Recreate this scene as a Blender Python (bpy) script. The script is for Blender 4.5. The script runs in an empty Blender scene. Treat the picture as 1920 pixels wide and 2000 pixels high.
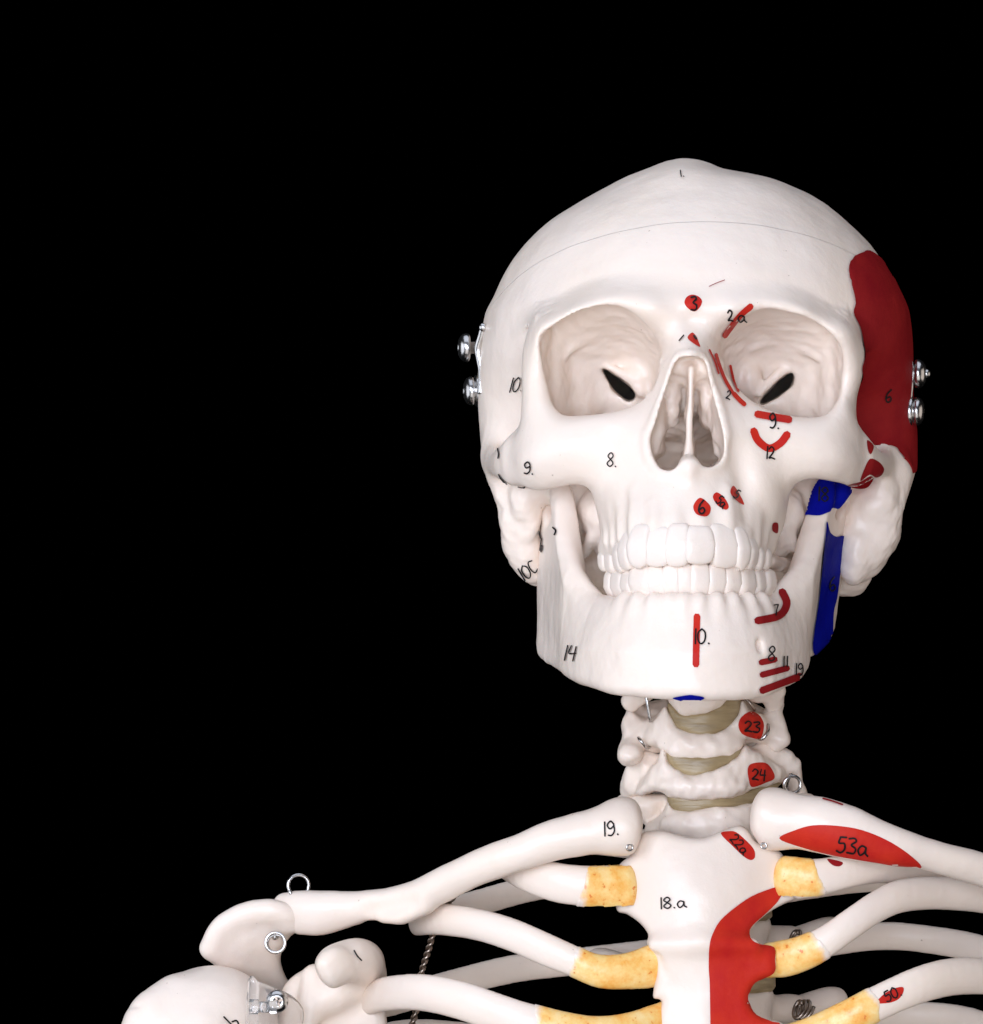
import bpy, math, random
import numpy as np
from mathutils import Vector
from mathutils.bvhtree import BVHTree
from mathutils.geometry import delaunay_2d_cdt

random.seed(4); np.random.seed(4)
sc = bpy.context.scene
R = math.radians

# ------------------------------------------------------------------ camera, world, lamps, exposure
S = 5.8            # photo pixels per millimetre on the plane of the cheekbones
D = 1300.0         # millimetres from the lens to that plane
ZOFF = 1450.0      # height of the picture centre above the floor, millimetres

cam_d = bpy.data.cameras.new('camera')
cam = bpy.data.objects.new('camera', cam_d); sc.collection.objects.link(cam)
cam.location = (0, -D/1000, ZOFF/1000); cam.rotation_euler = (R(90), 0, 0)
cam_d.sensor_fit = 'HORIZONTAL'; cam_d.sensor_width = 36.0
cam_d.lens = 36.0*D/(1920.0/S)
cam_d.clip_start = 0.05; cam_d.clip_end = 50
sc.camera = cam

w = bpy.data.worlds.new('World'); sc.world = w; w.use_nodes = True
w.node_tree.nodes['Background'].inputs[0].default_value = (0, 0, 0, 1)
w.node_tree.nodes['Background'].inputs[1].default_value = 0.0

def area(name, loc, target, size, power, col=(1, 1, 1)):
    l = bpy.data.lights.new(name, 'AREA'); l.shape = 'RECTANGLE'
    l.size, l.size_y = size; l.energy = power; l.color = col
    o = bpy.data.objects.new(name, l); sc.collection.objects.link(o)
    o.location = loc
    o.rotation_euler = (Vector(target)-Vector(loc)).to_track_quat('-Z', 'Y').to_euler()
    return o
AIM = (0.05, 0.04, 1.44)
area('softbox_key',   (-0.85, -1.50, 1.80), AIM, (0.7, 0.7), 13.5, (0.88, 0.96, 1.13))
area('softbox_front', (-0.08, -1.75, 1.52), AIM, (0.7, 0.7), 17.5, (0.88, 0.96, 1.13))
area('softbox_top',   (0.00, -0.20, 2.60), AIM, (1.8, 1.4), 8.0, (0.87, 0.955, 1.13))
area('softbox_side_a', (-1.55, -0.25, 1.40), AIM, (1.4, 1.6), 10.5, (0.91, 0.965, 1.07))
area('softbox_side_b', (1.65, -0.25, 1.35), AIM, (1.4, 1.6), 5.5, (1.0, 0.88, 0.80))
area('softbox_low',   (0.0, -1.2, 0.62), AIM, (1.8, 1.0), 6.5, (0.97, 0.94, 0.93))

sc.view_settings.view_transform = 'Standard'; sc.view_settings.look = 'None'
sc.view_settings.exposure = 0.12; sc.view_settings.gamma = 1.0
sc.view_settings.use_curve_mapping = False
sc.render.engine = 'CYCLES'
sc.cycles.max_bounces = 8; sc.cycles.diffuse_bounces = 4; sc.cycles.transmission_bounces = 8

# ------------------------------------------------------------------ measuring: photo pixel + depth -> millimetres
def ppm(Y): return S*D/(D+Y)
def P(px, py, Y):
    s = ppm(Y); return np.array([(px-960.0)/s, Y, (1000.0-py)/s])
def PW(px, py, Y):
    p = P(px, py, Y); return Vector((p[0]/1000, p[1]/1000, (p[2]+ZOFF)/1000))

# ------------------------------------------------------------------ materials
def new_mat(name):
    m = bpy.data.materials.new(name); m.use_nodes = True
    nt = m.node_tree; b = nt.nodes['Principled BSDF']
    return m, nt, b
def noise(nt, scale, detail=3.0, rough=0.55):
    tc = nt.nodes.get('TC') or nt.nodes.new('ShaderNodeTexCoord'); tc.name = 'TC'
    n = nt.nodes.new('ShaderNodeTexNoise'); n.inputs['Scale'].default_value = scale
    n.inputs['Detail'].default_value = detail; n.inputs['Roughness'].default_value = rough
    nt.links.new(tc.outputs['Object'], n.inputs['Vector']); return n
def ramp(nt, src, stops):
    r = nt.nodes.new('ShaderNodeValToRGB'); e = r.color_ramp.elements
    while len(e) < len(stops): e.new(0.5)
    for i, (p, c) in enumerate(stops):
        e[i].position = p; e[i].color = (c[0], c[1], c[2], 1)
    nt.links.new(src, r.inputs[0]); return r
def mix(nt, fac, a, b, mode='MIX'):
    m = nt.nodes.new('ShaderNodeMix'); m.data_type = 'RGBA'; m.blend_type = mode
    if isinstance(fac, float): m.inputs[0].default_value = fac
    else: nt.links.new(fac, m.inputs[0])
    for k, v in ((6, a), (7, b)):
        if isinstance(v, tuple): m.inputs[k].default_value = (v[0], v[1], v[2], 1)
        else: nt.links.new(v, m.inputs[k])
    return m.outputs[2]
def bump(nt, b, pairs):
    prev = None
    for src, strength, dist in pairs:
        n = nt.nodes.new('ShaderNodeBump'); n.inputs['Strength'].default_value = strength
        n.inputs['Distance'].default_value = dist
        nt.links.new(src, n.inputs['Height'])
        if prev: nt.links.new(prev, n.inputs['Normal'])
        prev = n.outputs[0]
    nt.links.new(prev, b.inputs['Normal'])

def bone_material(name, base, warm, spots=True, rough=0.42):
    m, nt, b = new_mat(name)
    n1 = noise(nt, 22, 3); r1 = ramp(nt, n1.outputs[0], [(0.35, base), (0.72, warm)])
    col = r1.outputs[0]
    if spots:
        n2 = noise(nt, 420, 2); r2 = ramp(nt, n2.outputs[0], [(0.215, (0.35, 0.28, 0.2)), (0.24, (1, 1, 1))])
        col = mix(nt, 0.55, col, r2.outputs[0], 'MULTIPLY')
    nt.links.new(col, b.inputs['Base Color'])
    n3 = noise(nt, 90, 4); r3 = ramp(nt, n3.outputs[0], [(0.3, (rough-0.07,)*3), (0.7, (rough+0.1,)*3)])
    nt.links.new(r3.outputs[0], b.inputs['Roughness'])
    b.inputs['Specular IOR Level'].default_value = 0.45
    b.inputs['Subsurface Weight'].default_value = 0.12
    b.inputs['Subsurface Radius'].default_value = (1.0, 0.55, 0.35)
    b.inputs['Subsurface Scale'].default_value = 0.003
    n4 = noise(nt, 160, 4); n5 = noise(nt, 900, 2)
    bump(nt, b, [(n4.outputs[0], 0.25, 0.0010), (n5.outputs[0], 0.10, 0.0004)])
    return m

M = {}
M['bone'] = bone_material('bone_plastic', (0.83, 0.705, 0.61), (0.825, 0.69, 0.575), True, 0.37)
M['tooth'] = bone_material('tooth_plastic', (0.83, 0.715, 0.63), (0.825, 0.70, 0.60), False, 0.32)

def paint_mat(name, a, bcol, rough=0.5, spec=0.12):
    m, nt, b = new_mat(name)
    n = noise(nt, 70, 5, 0.65); r = ramp(nt, n.outputs[0], [(0.3, a), (0.7, bcol)])
    nt.links.new(r.outputs[0], b.inputs['Base Color'])
    b.inputs['Roughness'].default_value = rough; b.inputs['Specular IOR Level'].default_value = spec
    n2 = noise(nt, 500, 3); bump(nt, b, [(n2.outputs[0], 0.25, 0.0005)])
    return m
M['red'] = paint_mat('red_paint', (0.46, 0.014, 0.012), (0.56, 0.030, 0.012))
M['dark_red'] = paint_mat('dark_red_paint', (0.235, 0.008, 0.012), (0.29, 0.014, 0.014), 0.55, 0.06)
M['blue'] = paint_mat('blue_paint', (0.002, 0.003, 0.20), (0.003, 0.007, 0.27), 0.6, 0.03)
M['ink'] = paint_mat('black_ink', (0.006, 0.006, 0.007), (0.014, 0.012, 0.012), 0.5)

m, nt, b = new_mat('yellow_cartilage')
n1 = noise(nt, 120, 6, 0.7); r1 = ramp(nt, n1.outputs[0], [(0.30, (0.90, 0.68, 0.33)), (0.47, (0.89, 0.57, 0.19)), (0.60, (0.87, 0.43, 0.09)), (0.74, (0.80, 0.25, 0.04))])
n2 = noise(nt, 480, 2); r2 = ramp(nt, n2.outputs[0], [(0.66, (0, 0, 0)), (0.72, (1, 1, 1))])
col = mix(nt, r2.outputs[0], r1.outputs[0], (0.72, 0.20, 0.03))
at = nt.nodes.new('ShaderNodeAttribute'); at.attribute_name = 'fade'
n6 = noise(nt, 150, 4, 0.6); ad = nt.nodes.new('ShaderNodeMath'); ad.operation = 'MULTIPLY_ADD'; ad.inputs[1].default_value = 0.9
nt.links.new(n6.outputs[0], ad.inputs[0]); nt.links.new(at.outputs['Fac'], ad.inputs[2])
r6 = ramp(nt, ad.outputs[0], [(0.46, (0, 0, 0)), (0.80, (1, 1, 1))])
col = mix(nt, r6.outputs[0], (0.828, 0.70, 0.60), col)
nt.links.new(col, b.inputs['Base Color']); b.inputs['Roughness'].default_value = 0.3
b.inputs['Subsurface Weight'].default_value = 0.12; b.inputs['Subsurface Radius'].default_value = (1, 0.5, 0.2); b.inputs['Subsurface Scale'].default_value = 0.003
n3 = noise(nt, 160, 3); bump(nt, b, [(n3.outputs[0], 0.3, 0.001)])
M['cartilage'] = m

m, nt, b = new_mat('olive_disc_rubber')
tc = nt.nodes.new('ShaderNodeTexCoord'); mp = nt.nodes.new('ShaderNodeMapping'); mp.inputs['Scale'].default_value = (0.35, 1, 3.2)
nt.links.new(tc.outputs['Object'], mp.inputs[0])
n1 = nt.nodes.new('ShaderNodeTexNoise'); n1.inputs['Scale'].default_value = 160; n1.inputs['Detail'].default_value = 5
nt.links.new(mp.outputs[0], n1.inputs[0])
r1 = ramp(nt, n1.outputs[0], [(0.3, (0.235, 0.165, 0.078)), (0.75, (0.41, 0.305, 0.165))])
nt.links.new(r1.outputs[0], b.inputs['Base Color']); b.inputs['Roughness'].default_value = 0.36
bump(nt, b, [(n1.outputs[0], 0.5, 0.0012)])
M['disc'] = m

m, nt, b = new_mat('steel'); b.inputs['Metallic'].default_value = 1.0
n1 = noise(nt, 300, 3); r1 = ramp(nt, n1.outputs[0], [(0.3, (0.50, 0.48, 0.47)), (0.7, (0.66, 0.64, 0.62))])
nt.links.new(r1.outputs[0], b.inputs['Base Color']); b.inputs['Roughness'].default_value = 0.24
M['steel'] = m
m, nt, b = new_mat('dull_wire'); b.inputs['Metallic'].default_value = 1.0
n1 = noise(nt, 300, 3); r1 = ramp(nt, n1.outputs[0], [(0.3, (0.27, 0.21, 0.17)), (0.7, (0.42, 0.34, 0.28))])
nt.links.new(r1.outputs[0], b.inputs['Base Color']); b.inputs['Roughness'].default_value = 0.3
M['wire'] = m
m, nt, b = new_mat('clear_plastic'); b.inputs['Base Color'].default_value = (0.93, 0.91, 0.89, 1)
b.inputs['Transmission Weight'].default_value = 0.9; b.inputs['IOR'].default_value = 1.4
n1 = noise(nt, 60, 3); r1 = ramp(nt, n1.outputs[0], [(0.3, (0.05,)*3), (0.7, (0.16,)*3)])
nt.links.new(r1.outputs[0], b.inputs['Roughness'])
M['clear'] = m

# ------------------------------------------------------------------ objects, parents, names
def link(o, parent=None):
    sc.collection.objects.link(o)
    if parent is not None:
        o.parent = parent
    return o
def mesh_obj(name, verts, faces, mat, parent=None, smooth=True, label=None):
    """verts are millimetres in the measuring frame"""
    v = np.asarray(verts, dtype=np.float64).copy()
    v[:, 2] += ZOFF; v /= 1000.0
    me = bpy.data.meshes.new(name)
    if isinstance(faces, np.ndarray):
        nf = len(faces); k = faces.shape[1]
        me.vertices.add(len(v)); me.vertices.foreach_set('co', v.ravel())
        me.loops.add(nf*k); me.loops.foreach_set('vertex_index', faces.ravel().astype(np.int32))
        me.polygons.add(nf)
        me.polygons.foreach_set('loop_start', np.arange(0, nf*k, k, dtype=np.int32))
        me.polygons.foreach_set('loop_total', np.full(nf, k, dtype=np.int32))
        me.update(calc_edges=True)
    else:
        me.from_pydata([tuple(p) for p in v], [], faces); me.update()
    me.validate()
    if smooth: me.polygons.foreach_set('use_smooth', [True]*len(me.polygons))
    me.materials.append(mat)
    o = bpy.data.objects.new(name, me)
    if label: o['label'] = label
    return link(o, parent)

# ------------------------------------------------------------------ curves and 2D outlines
def spline(pts, n=6, closed=False):
    p = np.asarray(pts, dtype=float)
    if closed: q = np.vstack([p[-1], p, p[0], p[1]])
    else: q = np.vstack([2*p[0]-p[1], p, 2*p[-1]-p[-2]])
    out = []
    for i in range(1, len(q)-2):
        for t in np.arange(n)/n:
            a, b_, c, d = q[i-1], q[i], q[i+1], q[i+2]
            out.append(0.5*((2*b_)+(c-a)*t+(2*a-5*b_+4*c-d)*t*t+(3*b_-a-3*c+d)*t**3))
    if not closed: out.append(p[-1])
    return np.array(out)
def sdf2(poly, QX, QY):
    a = poly; b_ = np.roll(poly, -1, 0)
    best = np.full(QX.shape, 1e12, np.float32); ins = np.zeros(QX.shape, bool)
    for (x0, y0), (x1, y1) in zip(a, b_):
        dx, dy = x1-x0, y1-y0; l2 = dx*dx+dy*dy+1e-9
        t = np.clip(((QX-x0)*dx+(QY-y0)*dy)/l2, 0, 1)
        dd = (QX-x0-t*dx)**2+(QY-y0-t*dy)**2
        best = np.minimum(best, dd)
        if y0 != y1:
            c = (y0 > QY) != (y1 > QY)
            ins ^= c & (QX < dx*(QY-y0)/dy+x0)
    dist = np.sqrt(best)
    return np.where(ins, -dist, dist)
class Lattice:
    """scalar values on a pixel raster, sampled bilinearly"""
    def __init__(s, x0, x1, y0, y1, step=3.0):
        s.x0, s.y0, s.st = x0, y0, step
        s.nx = int((x1-x0)/step)+2; s.ny = int((y1-y0)/step)+2
        s.QX, s.QY = np.meshgrid(x0+np.arange(s.nx)*step, y0+np.arange(s.ny)*step, indexing='ij')
        s.QX = s.QX.astype(np.float32); s.QY = s.QY.astype(np.float32)
    def set(s, v): s.v = v.astype(np.float32); return s
    def __call__(s, px, py):
        u = np.clip((px-s.x0)/s.st, 0, s.nx-1.001); v = np.clip((py-s.y0)/s.st, 0, s.ny-1.001)
        i = u.astype(np.int32); j = v.astype(np.int32); fu = u-i; fv = v-j
        V = s.v
        return (V[i, j]*(1-fu)+V[i+1, j]*fu)*(1-fv)+(V[i, j+1]*(1-fu)+V[i+1, j+1]*fu)*fv
def outline(poly, sm=4, step=3.0, pad=60):
    p = spline(poly, sm, True) if sm else np.asarray(poly, float)
    L = Lattice(p[:, 0].min()-pad, p[:, 0].max()+pad, p[:, 1].min()-pad, p[:, 1].max()+pad, step)
    L.set(sdf2(p, L.QX, L.QY)); L.poly = p; return L
def tps(pts, L):
    """thin plate surface through (px, py, Y) control points, sampled on the raster L"""
    p = np.asarray(pts, float); c = p[:, :2]/100.0; n = len(p)
    def U(r2): return np.where(r2 > 1e-12, r2*np.log(r2+1e-12), 0)
    A = np.zeros((n+3, n+3)); d2 = ((c[:, None]-c[None])**2).sum(-1)
    A[:n, :n] = U(d2)+np.eye(n)*0.02; A[:n, n] = 1; A[:n, n+1:] = c; A[n, :n] = 1; A[n+1:, :n] = c.T
    wv = np.linalg.solve(A, np.concatenate([p[:, 2], [0, 0, 0]]))
    out = wv[n]+wv[n+1]*L.QX/100+wv[n+2]*L.QY/100
    for k in range(n):
        out = out+wv[k]*U((L.QX/100-c[k, 0])**2+(L.QY/100-c[k, 1])**2)
    return out

# ------------------------------------------------------------------ solid modelling on a voxel field
def smin(a, b_, k):
    if k <= 0: return np.minimum(a, b_)
    h = np.clip(0.5+0.5*(b_-a)/k, 0, 1)
    return b_+(a-b_)*h-k*h*(1-h)
class Field:
    def __init__(s, lo, hi, h):
        s.lo = np.array(lo, float); s.h = h
        s.n = np.ceil((np.array(hi)-s.lo)/h).astype(int)+1
        s.F = np.full(tuple(s.n), 50.0, np.float32)
        s.ax = [(s.lo[i]+np.arange(s.n[i])*h).astype(np.float32) for i in range(3)]
    def block(s, lo, hi, pad):
        sl = []
        for i in range(3):
            a = int(max(0, math.floor((lo[i]-pad-s.lo[i])/s.h))); b_ = int(min(s.n[i], math.ceil((hi[i]+pad-s.lo[i])/s.h)+1))
            if b_ <= a: return None
            sl.append(slice(a, b_))
        x = s.ax[0][sl[0]][:, None, None]; y = s.ax[1][sl[1]][None, :, None]; z = s.ax[2][sl[2]][None, None, :]
        return tuple(sl), x, y, z
    def put(s, sl, d, k=0, cut=False):
        F = s.F[sl]
        if cut: s.F[sl] = -smin(-F, d, k)
        else: s.F[sl] = smin(F, d, k)
    def ell(s, c, r, k=3.0, cut=False, px=True, rot=None):
        c = P(*c) if px else np.array(c, float); r = np.array(r, float)
        rb = np.full(3, r.max()) if rot is not None else r
        B = s.block(c-rb, c+rb, k*1.2+3)
        if B is None: return
        sl, x, y, z = B
        q = [x-c[0], y-c[1], z-c[2]]
        if rot is not None:
            Mx = np.array(rot); q = [Mx[i][0]*q[0]+Mx[i][1]*q[1]+Mx[i][2]*q[2] for i in range(3)]
        k0 = np.sqrt((q[0]/r[0])**2+(q[1]/r[1])**2+(q[2]/r[2])**2)
        k1 = np.sqrt((q[0]/r[0]**2)**2+(q[1]/r[1]**2)**2+(q[2]/r[2]**2)**2)+1e-6
        s.put(sl, (k0*(k0-1)/k1).astype(np.float32), k, cut)
    def chain(s, pts, k=3.0, cut=False, sub=4, zs=1.0, ys=1.0):
        """tapered tube; pts = (px, py, depth, radius mm); zs, ys > 1 stretch the section upright / in depth"""
        q = spline(pts, sub) if sub > 1 else np.asarray(pts, float)
        C = np.array([P(*p[:3]) for p in q]); r = q[:, 3]
        m = max(zs, ys, 1.0)*r.max()
        B = s.block(C.min(0)-m, C.max(0)+m, k*1.2+3)
        if B is None: return
        G, X, Y, Z = B
        d = np.full(s.F[G].shape, 60.0, np.float32)
        for i in range(len(C)-1):
            a, b_ = C[i], C[i+1]; rm = max(r[i], r[i+1])*max(zs, ys, 1.0)
            bb = s.block(np.minimum(a, b_)-rm, np.maximum(a, b_)+rm, k*1.2+3)
            if bb is None: continue
            sl, x, y, z = bb
            lo = [sl[j].start-G[j].start for j in range(3)]
            if min(lo) < 0: continue
            sub_ = tuple(slice(lo[j], lo[j]+(sl[j].stop-sl[j].start)) for j in range(3))
            e = (b_-a); es = np.array([e[0], e[1]/ys, e[2]/zs]); l2 = (es**2).sum()+1e-9
            wx = x-a[0]; wy = (y-a[1])/ys; wz = (z-a[2])/zs
            t = np.clip((wx*es[0]+wy*es[1]+wz*es[2])/l2, 0, 1)
            dd = np.sqrt((wx-t*es[0])**2+(wy-t*es[1])**2+(wz-t*es[2])**2)-(r[i]+(r[i+1]-r[i])*t)
            d[sub_] = np.minimum(d[sub_], dd.astype(np.float32))
        s.put(G, d, k, cut)
    def plate(s, L, depth, half, rnd, k=2.0, cut=False, ylim=None):
        """outline L inflated about the surface depth(px,py) (a Lattice or a number), rounded edges"""
        y0, y1 = ylim if ylim else ((float(depth.v.min()), float(depth.v.max())) if isinstance(depth, Lattice) else (depth, depth))
        p = L.poly; c = [P(px, py, Y) for px in (p[:, 0].min(), p[:, 0].max()) for py in (p[:, 1].min(), p[:, 1].max()) for Y in (y0-half, y1+half)]
        c = np.array(c); B = s.block(c.min(0), c.max(0), k*1.2+3)
        if B is None: return
        sl, x, y, z = B
        sc_ = (S*D/(D+y)).astype(np.float32)
        px = 960+x*sc_+0*z; py = 1000-z*sc_+0*x
        d2 = L(px, py)/sc_
        Yc = depth(px, py) if isinstance(depth, Lattice) else depth
        H = half(px, py) if isinstance(half, Lattice) else half
        q1 = d2+rnd; q2 = np.abs(y-Yc)-H+rnd
        d = np.sqrt(np.maximum(q1, 0)**2+np.maximum(q2, 0)**2)+np.minimum(np.maximum(q1, q2), 0)-rnd
        s.put(sl, d.astype(np.float32), k, cut)
    def mesh(s):
        F = s.F; neg = F < 0
        cnt = np.zeros(tuple(np.array(F.shape)-1), np.int8)
        off = [(i, j, k) for i in (0, 1) for j in (0, 1) for k in (0, 1)]
        nx, ny, nz = F.shape
        for i, j, k in off: cnt += neg[i:nx-1+i, j:ny-1+j, k:nz-1+k]
        act = (cnt > 0) & (cnt < 8)
        idx = np.argwhere(act); N = len(idx)
        lut = np.full(act.shape, -1, np.int32); lut[act] = np.arange(N)
        vals = [F[idx[:, 0]+i, idx[:, 1]+j, idx[:, 2]+k] for i, j, k in off]
        acc = np.zeros((N, 3)); num = np.zeros(N)
        for a in range(8):
            for b_ in range(a+1, 8):
                da = np.array(off[b_])-np.array(off[a])
                if np.abs(da).sum() != 1: continue
                va, vb = vals[a], vals[b_]; cr = (va < 0) != (vb < 0)
                t = np.where(cr, va/np.where(cr, va-vb, 1), 0)
                acc += np.where(cr[:, None], np.array(off[a])+da*t[:, None], 0); num += cr
        V = s.lo+(idx+acc/num[:, None])*s.h
        quads = []
        for ax in range(3):
            o1, o2 = [(1, 2), (2, 0), (0, 1)][ax]
            A = [slice(None)]*3; Bs = [slice(None)]*3
            A[ax] = slice(0, -1); Bs[ax] = slice(1, None)
            na, nb = neg[tuple(A)], neg[tuple(Bs)]
            e = np.argwhere(na != nb)
            e = e[(e[:, o1] > 0) & (e[:, o2] > 0) & (e[:, o1] < F.shape[o1]-1) & (e[:, o2] < F.shape[o2]-1)]
            flip = na[e[:, 0], e[:, 1], e[:, 2]]
            def at(d1, d2):
                q = e.copy(); q[:, o1] -= d1; q[:, o2] -= d2
                return lut[q[:, 0], q[:, 1], q[:, 2]]
            Q = np.stack([at(1, 1), at(0, 1), at(0, 0), at(1, 0)], 1)
            Q[~flip] = Q[~flip][:, ::-1]
            quads.append(Q)
        Q = np.vstack(quads); Q = Q[(Q >= 0).all(1)]
        return V, Q
def relax(V, Q, it=2, lam=0.5):
    E = np.vstack([Q[:, [0, 1]], Q[:, [1, 2]], Q[:, [2, 3]], Q[:, [3, 0]]])
    for _ in range(it):
        for f in (lam, -lam*1.02):
            acc = np.zeros_like(V); n = np.zeros(len(V))
            for c in range(3): acc[:, c] = np.bincount(E[:, 0], V[E[:, 1], c], len(V))+np.bincount(E[:, 1], V[E[:, 0], c], len(V))
            n = np.bincount(E[:, 0], minlength=len(V))+np.bincount(E[:, 1], minlength=len(V))
            V = V+f*(acc/np.maximum(n, 1)[:, None]-V)
    return V
_rs = np.random.RandomState(11)
def waves(V, wl, n=18, seed=1):
    rs = np.random.RandomState(seed); out = np.zeros(len(V))
    for _ in range(n):
        k = rs.normal(size=3); k *= 2*math.pi/(wl*rs.uniform(0.6, 1.6))/np.linalg.norm(k)
        out += np.sin(V@k+rs.uniform(0, 6.28))
    return out/math.sqrt(n)
def normals(V, Q):
    n = np.cross(V[Q[:, 2]]-V[Q[:, 0]], V[Q[:, 3]]-V[Q[:, 1]]); N = np.zeros_like(V)
    for j in range(4):
        for c in range(3): N[:, c] += np.bincount(Q[:, j], n[:, c], len(V))
    return N/(np.linalg.norm(N, axis=1)[:, None]+1e-12)
def weather(V, Q, amp=1.0, seed=1, rough=0.0):
    """cast-plastic unevenness"""
    N = normals(V, Q)
    h = 0.16*waves(V, 24, 18, seed)+0.045*waves(V, 9, 20, seed+1)+0.016*waves(V, 4, 24, seed+2)
    h = h*amp
    if not np.isscalar(rough) or rough > 0: h = h+rough*(0.30*waves(V, 8, 16, seed+5)+0.14*waves(V, 4, 20, seed+6))
    return V+N*h[:, None]
def fbox(pts, pad=12):
    c = np.array([P(*p[:3]) for p in pts]); return c.min(0)-pad, c.max(0)+pad

# ------------------------------------------------------------------ paint and ink laid on a surface
class Surf:
    """a finished surface that paint can be laid on"""
    def __init__(s, V, Q, near=85.0):
        s.near = near; s.V = V; s.Q = Q
        s.t = BVHTree.FromPolygons([Vector(v) for v in V], Q.tolist())
    def cast(s, px, py):
        o = Vector((0, -D, 0)); d = (Vector(P(px, py, 0))-o).normalized()
        h = s.t.ray_cast(o, d)
        if h[0] is None:
            h = s.t.find_nearest(Vector(P(px, py, s.near)))
        return h[0], h[1]
def lift(surf, pts, off):
    out = []
    for px, py in pts:
        h, n = surf.cast(px, py)
        if n.y > 0 and False: n = -n
        out.append(np.array(h+n*off))
    return np.array(out)
def patch(name, poly, surf, mat, parent, step=4.0, sm=4, off=0.16, label=None, drop=False, jump=6.0):
    p = spline(poly, sm, True) if sm else np.asarray(poly, float)
    # even spacing along the edge
    L = outline(p, 0, 2.0, 8)
    gx = np.arange(p[:, 0].min(), p[:, 0].max(), step); gy = np.arange(p[:, 1].min(), p[:, 1].max(), step)
    X, Y = np.meshgrid(gx, gy); X = X.ravel(); Y = Y.ravel()
    d = L(X.astype(np.float32), Y.astype(np.float32)); keep = d < -step*0.45
    pts = [Vector((a, b_)) for a, b_ in p]+[Vector((a, b_)) for a, b_ in zip(X[keep], Y[keep])]
    n = len(p)
    v, e, f = delaunay_2d_cdt(pts, [(i, (i+1) % n) for i in range(n)], [list(range(n))], 1, 1e-5)[:3]
    f = [list(t)[::-1] for t in f]
    V = lift(surf, [(q.x, q.y) for q in v], off)
    if drop:
        o = Vector((0, -D, 0)); ok = [surf.t.ray_cast(o, (Vector(P(q.x, q.y, 0))-o).normalized())[0] is not None for q in v]
        f = [t for t in f if all(ok[i] for i in t) and np.ptp(V[list(t), 1]) < jump]
        comp = list(range(len(V)))                         # keep the largest connected piece
        def find(i):
            while comp[i] != i: comp[i] = comp[comp[i]]; i = comp[i]
            return i
        for t in f:
            for i in t[1:]: comp[find(i)] = find(t[0])
        cnt = {}
        for t in f: cnt[find(t[0])] = cnt.get(find(t[0]), 0)+1
        top = max(cnt, key=cnt.get); f = [t for t in f if find(t[0]) == top]
        used = sorted({i for t in f for i in t}); mp_ = {u: k for k, u in enumerate(used)}
        V = V[used]; f = [[mp_[i] for i in t] for t in f]
    return mesh_obj(name, V, f, mat, parent, label=label)
def ribbon_2d(pts, wd, n=5, sm=True):
    q = spline(pts, n) if (sm and len(pts) > 2) else np.asarray(pts, float)
    seg = [q[0]]
    for a, b_ in zip(q[:-1], q[1:]):
        k = max(1, int(np.hypot(*(b_-a))/2.2)); seg += [a+(b_-a)*t for t in (np.arange(k)+1)/k]
    q = np.array(seg); t = np.gradient(q, axis=0) if len(q) > 1 else np.array([[1, 0]])
    t /= np.linalg.norm(t, axis=1)[:, None]+1e-9; nrm = np.stack([-t[:, 1], t[:, 0]], 1)
    q = np.vstack([q[0]-t[0]*wd*0.38, q, q[-1]+t[-1]*wd*0.38]); nrm = np.vstack([nrm[0], nrm, nrm[-1]])
    wv = np.full(len(q), wd/2); wv[0] = wv[-1] = wd*0.26
    V = np.concatenate([q+nrm*wv[:, None], q, q-nrm*wv[:, None]]); m = len(q)
    F = []
    for i in range(m-1):
        F.append((i, i+1, m+i+1, m+i)); F.append((m+i, m+i+1, 2*m+i+1, 2*m+i))
    return V, F
def strokes(name, lines, surf, mat, parent, wd=3.6, off=0.5, label=None):
    V, F = [], []
    for ln in lines:
        v, f = ribbon_2d(ln, wd); b0 = len(V); V += list(v); F += [tuple(i+b0 for i in q) for q in f]
    return mesh_obj(name, lift(surf, V, off), F, mat, parent, label=label)
GL = {  # hand-drawn figures in a unit box, y down
 '0': [[(.5, 0), (.12, .3), (.15, .8), (.45, 1), (.8, .75), (.82, .25), (.5, 0)]],
 '1': [[(.45, 0), (.42, .5), (.40, 1)]],
 '2': [[(.1, .22), (.4, 0), (.75, .2), (.6, .52), (.12, .92), (.45, .9), (.9, .98)]],
 '3': [[(.12, .08), (.6, .02), (.78, .2), (.4, .45), (.82, .65), (.7, .95), (.1, .95)]],
 '4': [[(.25, 0), (.15, .5), (.8, .48)], [(.72, .05), (.66, 1)]],
 '5': [[(.82, .03), (.3, .05)], [(.3, .05), (.22, .42), (.7, .42), (.8, .75), (.5, 1), (.1, .92)]],
 '6': [[(.7, 0), (.28, .35), (.15, .75), (.45, 1), (.8, .78), (.6, .55), (.22, .7)]],
 '7': [[(.1, .05), (.8, .03)], [(.8, .03), (.5, .5), (.4, 1)]],
 '8': [[(.5, .48), (.15, .25), (.5, 0), (.8, .22), (.5, .48), (.12, .78), (.5, 1), (.85, .76), (.5, .48)]],
 '9': [[(.8, .2), (.5, 0), (.15, .25), (.4, .52), (.78, .35), (.8, .2)], [(.8, .2), (.85, .7), (.55, 1), (.2, .97)]],
 'a': [[(.8, .5), (.4, .42), (.12, .7), (.35, 1), (.7, .8), (.8, .5)], [(.8, .5), (.82, .85), (1.05, 1)]],
 'c': [[(.8, .1), (.3, .05), (.1, .5), (.35, .95), (.85, .85)]],
 '.': [[(.2, .96), (.27, 1.0)]], 'B': [[(.2, 0), (.2, 1)], [(.2, .02), (.75, .2), (.25, .48)], [(.25, .48), (.85, .72), (.2, 1)]],
}
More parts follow.
